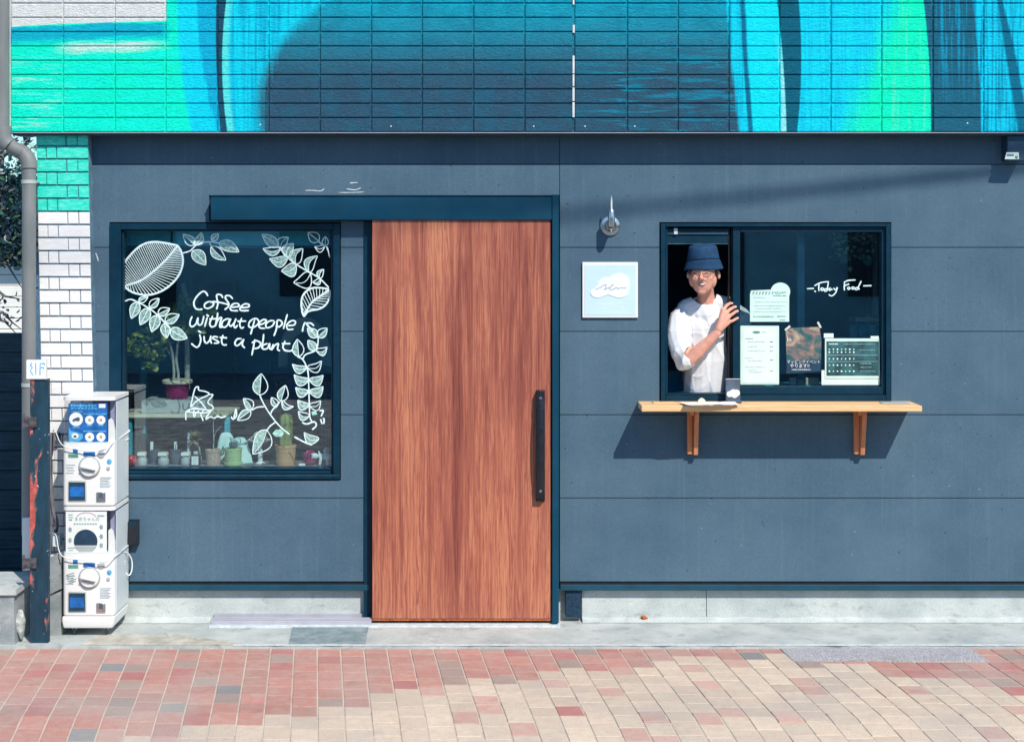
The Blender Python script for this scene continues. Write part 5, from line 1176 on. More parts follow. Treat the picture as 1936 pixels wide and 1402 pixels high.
# ---------------------------------------------------------------- capsule machines
def machine(z0, label, kind):
    xL, xR, yF, yB = -2.354, -2.083, -.330, -.030; H = .574; xc = (xL+xR)/2
    t_ = thing('capsule_machine', (xc, (yF+yB)/2, z0), label, 'capsule machine', 'stacked capsule toy machines')
    def u(px): return X(px, yF)
    def q(py_): return z0+(Z(py_, yF)-Z(957 if kind == 0 else 1164.5, yF))
    off = 0 if kind == 0 else 209.0
    # lower body with rounded front edges
    zb, zm = z0+.001, z0+.330
    def rrect(x0, x1, y0, y1, r, n=5):
        out = []
        for cx_, cy_, a0 in ((x0+r, y0+r, math.pi), (x1-r, y0+r, 1.5*math.pi)):
            for i in range(n+1): a = a0+math.pi/2*i/n; out.append((cx_+r*math.cos(a), cy_+r*math.sin(a)))
        return out+[(x1, y1), (x0, y1)]
    def ext(poly, z0_, z1_, inset=0.):
        n = len(poly); vs = [(x, y, z0_) for x, y in poly]+[(x, y, z1_) for x, y in poly]
        return vs, [tuple(range(n-1, -1, -1)), tuple(range(n, 2*n))]+[(i, (i+1) % n, (i+1) % n+n, i+n) for i in range(n)]
    body = MB(); rr_ = rrect(xL, xR, yF, yB, .022); body.add(*ext(rr_, zb+.006, zm)); body.add(*ext(rrect(xL+.004, xR-.004, yF+.004, yB-.004, .02), zb, zb+.0062))
    body.build('body', M['white_pl'], t_, True)
    MB().box(xR+.0002, xR+.003, yF+.035, yB-.006, zb+.01, z0+H-.03, .001).build('side_panel', M['side_pl'], t_)
    # clear capsule case
    z1 = z0+H-.020
    MB().add(*ext(rrect(xL+.002, xR-.001, yF+.002, yB-.02, .030, 7), zm+.0065, z1-.0005)).build('clear_case', M['clear'], t_, True)
    MB().add(*ext(rrect(xL, xR, yF, yB, .026), zm+.0003, zm+.006)).build('case_floor', M['side_pl'], t_, True)
    MB().box(xL+.012, xR-.02, yB-.055, yB-.022, zm+.008, z1-.002).build('case_back', M['lilac'], t_)
    MB().box(xR-.035, xR-.008, yF+.060, yB-.06, zm+.008, z1-.002).build('case_side', M['lilac'], t_)
    cap = MB(); cap.add(*ext(rrect(xL-.001, xR+.002, yF-.001, yB, .03, 7), z1, z0+H-.001)); cap.build('top_cap', M['white_pl'], t_, True)
    # capsules inside
    rc_ = random.Random(4+kind)
    for k_ in range(12):
        r_ = .024; cx_ = xL+.055+(k_ % 4)*.049; cy_ = -.17+((k_//4) % 2)*.06; cz = zm+.034+(k_//4)*.047
        MB().ball((cx_, cy_, cz), r_, 2).build('capsule', M[('side_pl', 'cyan_ink', 'grey_pl', 'pink_ink')[(k_*3+kind) % 4]], t_, True)
    # coin chute seen at right in the case
    MB().prism([(u(202), q(748+off+88)), (u(202), q(748+off+47)), (u(206), q(748+off+44)), (u(211), q(748+off+50)), (u(215), q(748+off+70)), (u(215), q(748+off+88))], yF+.030, yF+.05).build('inner_chute', M['white_pl'], t_)
    # poster just behind the clear front
    yp_ = yF+.0045
    if kind == 0:
        MB().box(u(129), u(202.5), yp_, yp_+.001, q(839), q(762.5)).build('poster', M['blue_ink'], t_)
        pr = MB(); yq = yp_-.0008
        def disc(cx_, cy_, r_, y, mb, el=1.): mb.add([(u(cx_+r_*math.cos(a)), y, q(cy_+r_*el*math.sin(a))) for a in [i*math.pi/10 for i in range(20)]], [tuple(range(20))])
        disc(143.5, 792.5, 13, yq, pr)
        for cx_, cy_ in ((169, 794), (190.5, 794), (169, 826), (190.5, 826)): disc(cx_, cy_, 8.6, yq, pr)
        disc(141.5, 824, 6.6, yq, pr, .85)
        pr.box(u(186.5), u(199), yq, yq+.0003, q(771), q(763.5)); pr.build('white_discs', M['paper_w'], t_)
        p2 = MB()
        for cx_, cy_, w_ in ((144, 807.5, 13), (169, 803.8, 10), (190.5, 803.8, 10), (169, 835.6, 10), (190.5, 835.6, 10)): p2.box(u(cx_-w_/2), u(cx_+w_/2), yq-.0004, yq, q(cy_+1.3), q(cy_-1.1))
        p2.box(u(134), u(156), yq, yq+.0003, q(779), q(777)); p2.box(u(157), u(178), yq, yq+.0003, q(783.5), q(781.5)); p2.box(u(180), u(201), yq, yq+.0003, q(783.5), q(781.5)); p2.box(u(157), u(200), yq, yq+.0003, q(816), q(814))
        for k_ in range(9): p2.box(u(133+k_*5.6), u(137+k_*5.6), yq, yq+.0003, q(768.5+(k_ % 2)), q(764+(k_ % 3)*.6))
        for k_ in range(8): p2.box(u(134+k_*6.3), u(138.6+k_*6.3), yq, yq+.0003, q(773.5), q(770.5))
        p2.build('poster_print', M['cyan_ink'], t_)
        p4 = MB(); p3 = MB(); p3.add([(u(a), yq-.0006, q(b_)) for a, b_ in ((136, 796), (138, 792), (142, 790.5), (145, 789), (150, 789), (150.5, 795), (147, 796.5), (143, 795.5), (139, 797))], [tuple(range(9))])
        disc(141.5, 825, 3, yq-.0006, p3, .8)
        for cx_, cy_ in ((169, 794), (190.5, 794), (169, 826), (190.5, 826)): disc(cx_, cy_, 2.6, yq-.0006, p4)
        p3.build('item_print', M['charpot'], t_); p4.build('item_print', M['terra'], t_)
        ys_ = MB(); ys_.add([(u(a), yq+.0001, q(b_)) for a, b_ in ((129.5, 806), (134, 815), (146, 817), (156, 820), (156, 829), (148, 834), (130, 838))], [tuple(range(7))]); ys_.build('pale_swoosh', M['cyan_ink'], t_)
    else:
        MB().box(u(124), u(201.5), yp_, yp_+.001, q(1049), q(966.5)).build('poster', M['paper_w'], t_); yq = yp_-.0008
        textobj('poster_lettering', 'まあちゃんの', .0235, Vector((u(164), yq, q(981.5))), M['green_ink'], t_, sx_=.95)
        ln2 = MB()
        for k_ in range(9): ln2.box(u(139+k_*5), u(142.6+k_*5), yq, yq+.0003, q(991.5), q(988.8))
        for a, b_, c_, d_ in ((129, 137, 974, 972), (129, 138, 978.6, 977), (130, 136, 984, 981), (184, 197, 976.5, 973.5), (128, 142, 1036.5, 1034.5), (129, 138, 1041, 1039.5)): ln2.box(u(a), u(b_), yq, yq+.0003, q(c_), q(d_))
        ln2.build('small_print', M['grey_ink'], t_)
        arc_ = MB(); N = 12
        for i in range(N):
            a0, a1 = [math.pi*(1.12+.76*j/N) for j in (i, i+1)]
            arc_.add([(u(163+r_*math.cos(a)), yq, q(981+r_*.62*math.sin(a))) for a, r_ in ((a0, 18.5), (a1, 18.5), (a1, 20.5), (a0, 20.5))], [(0, 1, 2, 3)])
        arc_.build('rainbow_print', M['pink_ink'], t_)
        # plain toy capsule printed large, small items beside it
        cpz = MB(); R1 = 22.5; cx_, cy_ = 161.5, 1023
        cpz.add([(u(cx_+R1*math.cos(a)), yq, q(cy_-R1*math.sin(a)*1.0)) for a in [-.35+i*(math.pi+.7)/18 for i in range(19)]], [tuple(range(19))]); cpz.build('capsule_print', M['navy_ink'], t_)
        cpw = MB(); cpw.add([(u(cx_+R1*math.cos(a)), yq, q(cy_+1+R1*math.sin(a))) for a in [.36+i*(math.pi-.72)/16 for i in range(17)]], [tuple(range(17))]); cpw.build('capsule_print', M['grey_pl'], t_)
        im = MB()
        for a, b_ in ((132, 1001), (132, 1021), (191, 996), (191, 1014), (191, 1031)):
            im.add([(u(a+4*math.cos(h_)*(1 if k_ % 2 else .72)), yq, q(b_+5.5*math.sin(h_)*(1 if k_ % 2 else .72))) for k_, h_ in enumerate([i*math.pi/5 for i in range(10)])], [tuple(range(10))])
        im.build('item_print', M['grey_ink'], t_)
    # front fittings
    o_ = off
    kc = Vector((u(169.5), yF, q(882.5+o_)))
    mt_ = Matrix.Translation(kc) @ Matrix.Rotation(R(90), 4, 'X')
    kb = MB(); kb.lathe([(.0575, .0003), (.0575, .005), (.054, .009), (.051, .006)], (0, 0, 0), 40, m=mt_, cap=True); dl = kb.build('dial_ring', M['grey_pl'], t_, True)
    MB().lathe([(.050, .0065), (.050, .014), (.044, .020), (0, .021)], (0, 0, 0), 40, m=mt_).build('dial', M['white_pl'], dl, True)
    gr = MB(); gr.box(-.0065, .0065, -.040, .040, .0215, .040, .005, mt_ @ Matrix.Rotation(R(78), 4, 'Z')); gr.build('dial_grip', M['white_pl'], dl, True)
    sh_ = MB(); sh_.prism([(kc.x-.036, kc.z-.010), (kc.x+.036, kc.z-.012), (kc.x+.024, kc.z-.026), (kc.x, kc.z-.031), (kc.x-.026, kc.z-.024)], yF-.0225, yF-.0212); sh_.build('dial_grey_sheet', M['grey_pl'], dl)  # thin grey sheet on the dial face below the grip
    fx = MB(); fx.box(u(129), u(163.5), yF-.006, yF-.0003, q(947+o_), q(908.5+o_), .004); fx.build('chute_frame', M['grey_pl'], t_, True)
    MB().box(u(131), u(161.5), yF-.0085, yF-.0061, q(945+o_), q(911+o_), .001).build('chute_door', M['navy_ink'], t_)
    MB().box(u(133), u(159.5), yF-.0095, yF-.0086, q(938+o_), q(919+o_), .0004).build('chute_window', M['blue_ink'], t_)
    cs_ = MB(); cs_.lathe([(.0105, 0), (.0105, .004), (.009, .006)], (0, 0, 0), 20, m=Matrix.Translation(Vector((u(165), yF-.0002, q(858+o_)))) @ Matrix.Rotation(R(90), 4, 'X')); cs_.box(u(158), u(180), yF-.005, yF-.0002, q(862+o_), q(854+o_), .0015); cs_.build('coin_slot', M['blue_ink'], t_, True)
    MB().lathe([(.0195, 0), (.0195, .004), (.015, .006), (.0, .0045)], (0, 0, 0), 24, m=Matrix.Translation(Vector((u(191.5), yF-.0002, q(858.5+o_)))) @ Matrix.Rotation(R(90), 4, 'X')).build('return_button', M['grey_pl'], t_, True)
    MB().lathe([(.0125, 0), (.0125, .004), (.0, .006)], (0, 0, 0), 20, m=Matrix.Translation(Vector((u(207), yF-.0002, q(872+o_)))) @ Matrix.Rotation(R(90), 4, 'X')).build('blue_badge', M['cyan_ink'], t_, True)
    MB().lathe([(.010, 0), (.010, .004), (.0, .006)], (0, 0, 0), 16, m=Matrix.Translation(Vector((u(205), yF-.0002, q(885+o_)))) @ Matrix.Rotation(R(90), 4, 'X')).build('lock', M['grey_pl'], t_, True)
    MB().box(u(129), u(148), yF-.0012, yF-.0003, q(865+o_), q(858+o_)).build('green_sticker', M['green_ink'], t_)
    MB().box(u(138), u(147), yF-.0012, yF-.0003, q(856.5+o_), q(848.5+o_)).build('blue_sticker', M['blue_ink'], t_)
    cg = MB(); cg.box(u(182.5), u(200), yF-.007, yF-.0003, q(948+o_), q(930+o_), .002); cg.build('coin_return', M['chrome'], t_, True)
    MB().box(u(187.5), u(195), yF-.0078, yF-.0071, q(941+o_), q(931+o_)).build('coin_return_slot', M['charpot'], t_)
    ln3 = MB()
    for k_, (a, b_, c_) in enumerate(((125, 142, 879), (125, 139, 884), (127, 141, 889), (125, 139, 894))):
        ln3.box(u(a), u(b_), yF-.0012, yF-.0003, q(c_+o_+.8), q(c_+o_-.8))
    for k_ in range(7): ln3.box(u(189), u(211-(k_*3) % 7), yF-.0012, yF-.0003, q(903.3+o_+k_*3), q(902+o_+k_*3))
    ln3.build('instruction_print', M['grey_ink'], t_)['kind'] = 'stuff'
    return t_
z2 = Z(957, -.33); z1_ = Z(1164.5, -.33)
m_lo = machine(z1_, 'lower white capsule machine with white Japanese poster and a navy capsule print', 1)
m_hi = machine(z2+.0005, 'upper white capsule machine with blue poster of six round pictures', 0)
# the hand written note on the lower one
nb = MB(); 
for k_ in range(5): nb.box(-.022, .022-.006*(k_ % 3), -.0008, 0, .006-k_*.011, .0085-k_*.011, 0, Matrix.Translation((X(133.5, -.331), -.3312, Z(1087, -.331))) @ Matrix.Rotation(R(-18), 4, 'Y'))
o = nb.build('handwritten_note', M['charpot'], m_lo)
# stand with casters
t_ = thing('wheeled_stand', (-2.2185, -.18, 0), 'white wheeled stand with small casters under the stacked capsule machines', 'stand')
sb = MB(); xL, xR = -2.355, -2.082; zt1 = z1_-.0005
vs = [(xL, -.331, zt1), (xR, -.331, zt1), (xR, -.03, zt1), (xL, -.03, zt1), (xL+.001, -.333, .075), (xR-.002, -.333, .075), (xR-.0, -.03, .095), (xL, -.03, .095), (xL+.004, -.322, .045), (xR-.012, -.322, .045), (xR-.006, -.04, .060), (xL, -.04, .060)]
sb.add(vs, [(0, 1, 2, 3), (0, 1, 5, 4), (1, 2, 6, 5), (2, 3, 7, 6), (3, 0, 4, 7), (4, 5, 9, 8), (5, 6, 10, 9), (6, 7, 11, 10), (7, 4, 8, 11), (8, 9, 10, 11)]); bmesh.ops.bevel(sb.bm, geom=sb.bm.edges[:], offset=.004, segments=2, affect='EDGES')
sb.build('stand_base', M['white_pl'], t_, True)
for x_, y_ in ((xL+.05, -.27), (xR-.055, -.27), (xL+.05, -.08), (xR-.055, -.08)):
    cs_ = MB().lathe([(.017, -.008), (.020, -.005), (.020, .005), (.017, .008)], (0, 0, 0), 20, m=Matrix.Translation((x_, y_, .0205)) @ Matrix.Rotation(R(90), 4, 'Y')).build('caster', M['charpot'], t_, True)
    MB().box(x_-.012, x_+.012, y_-.012, y_+.014, .030, .0485, .002).build('caster_fork', M['side_pl'], cs_)
# cords
def cord(name, pts, r, mat, label, smooth=True):
    p = cr([tuple(q) for q in pts], 6) if smooth else pts
    o = MB().tube([tuple(q) for q in p], r, 7).build(name, mat, None, True); tag(o, label, 'cord'); return o
def cr3(pts, sub=6): return cr(pts, sub)
def Pp(a, b_, y): return tuple(P(a, b_, y))
cord('security_cord', [Pp(100, 815, -.12), Pp(104, 813, -.20), Pp(118, 841, -.34), Pp(150, 849, -.352), Pp(185, 852, -.355), Pp(212, 838, -.34), Pp(243, 816, -.05), Pp(243, 812, -.03)], .0027, M['cord'], 'white security cord tied across the front of the upper capsule machine')
cord('security_cord', [Pp(98, 1008, -.12), Pp(106, 1012, -.22), Pp(117, 1050, -.34), Pp(160, 1058, -.352), Pp(190, 1064, -.355), Pp(216, 1052, -.34), Pp(243, 1030, -.05), Pp(242, 1026, -.03)], .0027, M['cord'], 'white security cord tied across the front of the lower capsule machine')
cord('loose_cord_end', [Pp(217, 1058, -.30), Pp(226, 1046, -.20), Pp(240, 1044, -.10), Pp(249, 1058, -.07), Pp(249, 1078, -.07), Pp(243, 1087, -.08), Pp(237, 1078, -.09), Pp(236, 1060, -.12)], .0034, M['cord'], 'looped loose end of white cord right of the lower capsule machine')
cord('short_cord', [Pp(188, 853, -.349), Pp(205, 848, -.345), Pp(226, 838, -.19), Pp(243, 829, -.05)], .0030, M['cord'], 'second thinner white cord running along the right side of the upper machine')
# conduit hoses beside the pillar
o = cord('grey_conduit', [Pp(97, 818, -.135), Pp(95, 870, -.14), Pp(97, 930, -.14), Pp(101, 965, -.14), Pp(107, 985, -.14), Pp(106, 1003, -.14)], .011, M['hose'], 'grey brown conduit hose hanging between post and capsule machines'); o['category'] = 'conduit'
o = cord('thin_conduit', [Pp(103, 820, -.15), Pp(100, 850, -.155), Pp(95, 880, -.15), Pp(94, 940, -.14), Pp(97, 990, -.13), Pp(96, 1045, -.12)], .005, M['hose'], 'thinner grey hose crossing in front of the conduit beside the post'); o['category'] = 'conduit'
t_ = thing('junction_box', P(101, 827, -.12), 'dark junction box on the white brick corner behind the capsule machines', 'box')
MB().box(X(94, -.12), X(112, -.12), -.135, -.0915, Z(836, -.12), Z(818, -.12), .003).build('box_body', M['charpot'], t_)
MB().box(X(96, -.137), X(105, -.137), -.138, -.1352, Z(832, -.137), Z(824, -.137), .001).build('cover', M['grey_ink'], t_)
t_ = thing('small_outlet_box', P(106, 1020, -.12), 'pale outlet box with dark socket low on the brick corner', 'box')
MB().box(X(98, -.13), X(114, -.13), -.135, -.0915, Z(1033, -.13), Z(1010, -.13), .003).build('box_body', M['side_pl'], t_)
MB().lathe([(.010, 0), (.010, .004), (.0, .004)], (0, 0, 0), 16, m=Matrix.Translation(P(106, 1003, -.151)) @ Matrix.Rotation(R(90), 4, 'X')).build('socket', M['black'], t_, True)
# stone blocks at the foot of the pillar
BY = -.30
t_ = thing('stone_block', P(106, 1215, BY), 'upper grey stone block between the steel post and the capsule machines', 'stone block', 'grey stone blocks by the post')
def roughblock(x0, x1, z0_, z1_, y0, y1, skew, name, par, mat, amp=.006, cuts=5):
    mb = MB(); mb.add([(x0, y0, z0_), (x1, y0, z0_+skew), (x1, y1, z0_+skew), (x0, y1, z0_), (x0+.003, y0, z1_), (x1-.003, y0, z1_+skew), (x1-.003, y1, z1_+skew), (x0+.003, y1, z1_)], [(0, 1, 2, 3), (4, 5, 6, 7), (0, 1, 5, 4), (1, 2, 6, 5), (2, 3, 7, 6), (3, 0, 4, 7)])
    bmesh.ops.subdivide_edges(mb.bm, edges=mb.bm.edges[:], cuts=cuts, use_grid_fill=True)
    for v in mb.bm.verts: v.co += noise.noise_vector(v.co*18)*amp
    return mb.build(name, mat, par, True)
xa, xb_ = X(92, BY), X(116, BY)
roughblock(xa, xb_, Z(1123, BY), Z(1055, BY), BY, -.095, .028, 'block', t_, M['block'], .004)
t_ = thing('stone_block', P(106, 1213, BY), 'lower grey stone block standing on the concrete between post and capsule machines', 'stone block', 'grey stone blocks by the post')
roughblock(xa, xb_, Z(1209, BY), Z(1127, BY), BY, -.095, .026, 'block', t_, M['block'], .004)
o = roughblock(xa, xb_+.0, .0, Z(1211, BY)-.002, BY, -.10, .004, 'footing', None, M['strip'], .002); tag(o, 'low concrete footing pad under the grey stone blocks', 'footing')
# ---------------------------------------------------------------- steel post with sign
QY = -.45
m, t, b = newmat('peeling dark blue paint over red primer')
n_ = noi(t, (1, 1, .45), 13, 4, .55, .4, loc=(2.3, 0, 1.1)); tcx = nd(t, 'TexCoord'); sp_ = nd(t, 'SeparateXYZ'); t.links.new(tcx.outputs['Object'], sp_.inputs[0])
edge_ = rng(t, sp_.outputs[0], X(58, QY), X(80, QY), .17, -.05, False)
red = rng(t, mth(t, 'ADD', n_, edge_), .645, .665)
rim = rng(t, mth(t, 'ADD', n_, edge_), .60, .645)
col = mixc(t, rng(t, noi(t, (1, 1, .3), 30, 4), .3, .7), (.004, .028, .052), (.008, .050, .085))
col = mixc(t, rim, col, (.10, .09, .10)); col = mixc(t, red, col, mixc(t, rng(t, noi(t, (1, 1, 1), 26, 4), .35, .7), (.40, .075, .06), (.72, .14, .12)))
col = mixc(t, rng(t, noi(t, (1, 1, 1), 34, 2, loc=(9, 1, 4)), .70, .72), col, (.42, .40, .42))
t.links.new(col, b.inputs['Base Color']); b.inputs['Roughness'].default_value = .6
t.links.new(bump(t, mth(t, 'ADD', red, noi(t, (1, 1, 1), 80, 3)), .5, .002), b.inputs['Normal']); M['peel'] = m
t_ = thing('steel_post', P(75, 1217, QY), 'dark blue steel post with peeling red primer and small white sign on top', 'post')
pw = MB(); x0_, x1_ = X(56.5, QY), X(91, QY); zt3 = Z(716, QY)
pw.box(x0_, x1_, QY, QY+.006, .0, zt3, .0015); pw.box(x0_, x0_+.006, QY+.0061, QY+.05, .0, zt3, .0015); pw.box(x1_-.006, x1_, QY+.0061, QY+.035, .0, zt3, .0015)
pw.build('post_channel', M['peel'], t_)
sg = MB().box(X(50.5, QY), X(88.5, QY), QY-.012, QY-.002, Z(716.5, QY), Z(680.5, QY), .003).build('sign_plate', M['paper_w'], t_)
MB().box(X(50, QY), X(89, QY), QY-.0015, QY+.003, Z(717.5, QY), Z(679.5, QY), .002).build('sign_back', M['grey_pl'], t_)
lt = MB(); yq = QY-.0125
for s_ in [[(61, 686), (57.5, 690), (61, 695), (57.5, 700), (60.5, 706), (63, 709)], [(67.5, 686), (67.8, 708)], [(76, 687), (75.5, 709)], [(76, 687), (84, 687), (84, 690)], [(76, 695), (81, 694.5), (83, 697)]]: ribbon(lt, s_, 1.9, yq)
lt.build('sign_lettering', M['cyan_ink'], sg)
for py_, zz in ((795, 0), (1061, 0)):
    hb_ = MB(); hb_.box(X(46, QY), X(70, QY), QY-.016, QY-.0005, Z(py_+12, QY), Z(py_-7, QY), .002); hb_.box(X(44.5, QY), X(49, QY), QY-.022, QY-.0165, Z(py_+14, QY), Z(py_-14, QY), .001)
    hb_.build('rusty_hinge', pm('rusty dark iron', (.07, .065, .075), .6, 40, .8, .5) if py_ == 795 else bpy.data.materials['rusty dark iron'], t_)
# ---------------------------------------------------------------- rain pipe
PYY = -.13
t_ = thing('drain_pipe', P(55, 1080, PYY), 'weathered grey rain pipe running down beside the white brick corner', 'rain pipe')
k1 = .038
up = MB(); up.tube([Pp(3.5, -120, PYY-.05), Pp(3.5, 245, PYY-.05)], .040, 20); up.build('upper_pipe', M['pipe'], t_, True)
el = MB(); el.tube([Pp(3.5, 240, PYY-.05), Pp(4.5, 258, PYY-.05), Pp(9, 268, PYY-.045), Pp(16, 274, PYY-.04)], .0465, 20); el.build('elbow', M['pipe'], t_, True)
el = MB(); el.tube([Pp(8, 262, PYY-.04), Pp(24, 279, PYY-.03), Pp(40, 287, PYY-.01)], .038, 20); el.build('offset_pipe', M['pipe'], t_, True)
el = MB(); el.tube([Pp(32, 283, PYY-.01), Pp(43, 289, PYY), Pp(51, 298, PYY), Pp(55, 308, PYY), Pp(55.2, 318, PYY)], .0430, 20); el.build('elbow', M['pipe'], t_, True)
lp_ = MB(); lp_.tube([Pp(55, 310, PYY), Pp(54.5, 720, PYY), Pp(54, 1010, PYY)], .0365, 20); lp_.build('lower_pipe', M['pipe'], t_, True)
for py_ in (344, 727): 
    cb2 = MB(); cb2.tube([Pp(54.8, py_-3.5, PYY), Pp(54.8, py_+3.5, PYY)], .0400, 20); cb2.box(X(64, PYY), X(72, PYY), PYY-.004, -.09, Z(py_+1.5, PYY), Z(py_-1.5, PYY)); cb2.build('pipe_clamp', M['grey_pl'], t_, True)
lb_ = MB(); lb_.box(X(41, PYY-.05), X(60, PYY-.05), PYY-.05, PYY+.02, Z(1079, PYY-.05), Z(978, PYY-.05), .008); lb_.build('pipe_shoe', M['white_pl'], t_, True)
# ---------------------------------------------------------------- garden edge at the far left
o = roughblock(X(-160, -.48), X(28, -.48), -.02, Z(1124, -.48), -.48, -.08, 0, 'low_concrete_wall', None, M['block'], .006, 8); tag(o, 'low grey concrete wall end at the bottom left corner beside the rough stone', 'low wall')
cpb = roughblock(X(-165, -.49), X(31, -.49), Z(1123, -.48), Z(1113, -.48), -.495, -.05, 0, 'coping', o, M['strip'], .003, 8)
rs_ = MB(); rs_.ball(P(39, 1180, -.42), .075, 4, (.42, .5, 1.0))
for v in rs_.bm.verts: v.co += noise.noise_vector(v.co*14)*.020+noise.noise_vector(v.co*50)*.004
o = rs_.build('rough_stone', M['stone'], None, True); tag(o, 'upright rough pale stone leaning between the low wall and the steel post', 'stone')
o = MB().box(X(-200, .2), X(64, .2), .14, 1.4, -.02, .02).build('garden_soil', M['dark']); tag(o, kind='structure')
# dark horizontal board fence behind
FY = 1.2
t_ = thing('board_fence', (X(0, FY), FY, 0), 'dark teal horizontal board fence behind the rain pipe at the far left', 'fence')
dkf = pm('dark teal boards', (.010, .045, .070), .35, 9, .7, .6, 60, .004, stretch=(.6, 1, 5)); zf_ = Z(628, FY); n = 13; hh = (zf_+.08)/n
for k_ in range(n): MB().box(-4.4, X(60, FY), FY+.004*(k_ % 2), FY+.03, -.08+k_*hh, -.08+(k_+1)*hh-.004, .002).build('fence_board', dkf, t_)
MB().box(-4.4, X(60, FY), FY+.0345, FY+.040, -.08, zf_-.01).build('fence_gap_filler', M['dark'], t_)  # dark sheet added behind the boards so the gaps stay dark
for x_ in (-4.2, -3.3): MB().box(x_, x_+.06, FY+.041, FY+.09, -.08, zf_-.02).build('fence_post', dkf, t_)
# neighbour house: pale lap siding below a dark glazed gable
NY = 5.5
t_ = thing('neighbour_house', (X(0, NY), NY, 0), 'pale neighbouring house with horizontal siding behind the tree at the far left', 'house')
MB().box(-6.4, X(62, NY), NY+.03, NY+2, -.08, Z(478, NY)).build('wall', M['mortar'], t_)
zz = -.08; k_ = 0
while zz < Z(482, NY): MB().box(-6.4, X(62, NY), NY, NY+.028, zz, zz+.093, .004).build('siding_board', M['paper_w'], t_); zz += .098
MB().box(-6.6, X(62, NY)+.1, NY-.25, NY+2.2, Z(478, NY-.25), Z(318, NY-.25), .01).build('dark_roof', M['navy_ink'], t_)
# tree
TY = 3.2
t_ = thing('garden_tree', (X(-20, TY), TY, -.08), 'dark leafy tree seen in the gap between the picture edge and the rain pipe', 'tree')
bt = MB()
def TP(px, py_, y=TY): return (X(px, y), y, Z(py_, y))
bt.tube([(X(-40, TY), TY, -.08), TP(-38, 900), TP(-30, 700), TP(-20, 560), TP(-10, 450), TP(0, 340), TP(6, 240)], [.09, .08, .07, .055, .045, .03, .015], 10)
bt.build('trunk', M['hose'], t_, True)
for seq in ([(-24, 600), (5, 590), (24, 610), (40, 622)], [(-18, 540), (10, 560), (38, 565)], [(-14, 480), (14, 500), (42, 545)], [(-8, 430), (15, 440), (40, 480)], [(-2, 360), (20, 350), (44, 370)], [(2, 300), (20, 285), (40, 280)], [(-20, 520), (0, 500), (8, 470), (30, 455)], [(-12, 600), (10, 608), (30, 630)]):
    lb2 = MB(); lb2.tube([TP(a, b_, TY+random.uniform(-.1, .1)) for a, b_ in seq], [.018, .012, .007, .003][:len(seq)] if len(seq) == 4 else [.016, .009, .003], 6); lb2.build('limb', M['hose'], t_, True)
lf2 = [MB(), MB(), MB()]; rl_ = random.Random(77)
for k_ in range(3600):
    px_ = rl_.uniform(-70, 66); py_ = rl_.choice([rl_.uniform(180, 330), rl_.uniform(320, 480), rl_.uniform(320, 480), rl_.uniform(430, 505), rl_.uniform(540, 620) if rl_.random() < .2 else rl_.uniform(330, 470)])
    y_ = TY+rl_.uniform(-.35, .35); v = noise.noise(Vector((px_*.03, py_*.03, y_)))
    if v < -.12 and rl_.random() < .8: continue
    if 500 < py_ < 560 and rl_.random() < .5: continue
    leafquad(lf2[2 if py_ < 330 and rl_.random() < .5 else (0 if rl_.random() < .16 else 1)], TP(px_, py_, y_), rl_.uniform(.035, .07), rrot(), .5)  # pale mint leaves near the top paint sky sparkle into the crown
for i_, mt2 in enumerate((M['leafd'], pm('blue black leaf', (.010, .035, .045), .5, 9, .45, .2, 60), M['chalk_fill'])):
    o = lf2[i_].build('crown', mt2, t_); o['kind'] = 'stuff'
# far clouded backdrop is the sky itself; overhead cable whose soft shadow crosses the wall
a = P(1060, 408, -.014); b_ = P(2000, 312, -.014)
def up_(v, s): return v+SUN*s
o = MB().tube([tuple(up_(a+(a-b_)*1.5, 30)), tuple(up_(a+(a-b_)*.3, 15)), tuple(up_(a, 10.5)), tuple(up_((a+b_)/2, 8)), tuple(up_(b_, 7.0)), tuple(up_(b_+(b_-a)*1.2, 7.0))], .021, 8).build('overhead_cable', M['black']); tag(o, 'utility cable across the street whose faint slanting shadow crosses the upper right wall', 'cable')
# ---------------------------------------------------------------- person leaning out of the service window
pr_ = thing('person', (X(1335, .2), .2, .05), 'smiling person in navy bucket hat and white long sleeved shirt leaning out of the window', 'person')
def Q(px, py_, y): return P(px, py_, y)
# body: head with features, neck, torso, arms, hands - one continuous surface
bd = MB()
HY = -.03
def hb2(px, py_, y, r, sc=(1, 1, 1), rz=0, ry=0, sub=3):
    rot = Matrix.Rotation(R(ry), 3, 'Y') @ Matrix.Rotation(R(rz), 3, 'Z'); bd.ball(Q(px, py_, y), r, sub, sc, rot)
hb2(1331, 498, HY+.015, .084, (.86, .98, .98))            # cranium
hb2(1329, 515, HY-.008, .076, (.90, .92, 1.0))            # face mass
hb2(1328.5, 529, HY-.018, .061, (1.04, .92, 1.0), 0, 4)
hb2(1328, 538, HY-.024, .050, (1.06, .92, 1.0), 0, 4)
hb2(1328, 545, HY-.032, .036, (1.04, .9, .80))
hb2(1327, 551, HY-.046, .020, (1.25, .8, .8))             # chin
hb2(1345, 529, HY-.002, .036, (.8, 1, 1.35)); hb2(1310.5, 528, HY-.004, .034, (.7, 1, 1.25))
hb2(1340, 525.5, HY-.056, .019, (1.1, .8, .85)); hb2(1314, 526, HY-.054, .018, (1, .8, .85))   # cheek apples
bd.chain([Q(1326.5, 516, HY-.076), Q(1326, 521, HY-.088), Q(1325.8, 526, HY-.098)], [.0075, .0095, .0125], 2)   # nose
hb2(1322.3, 527.5, HY-.086, .0085, sub=2); hb2(1330, 527.5, HY-.086, .0085, sub=2)
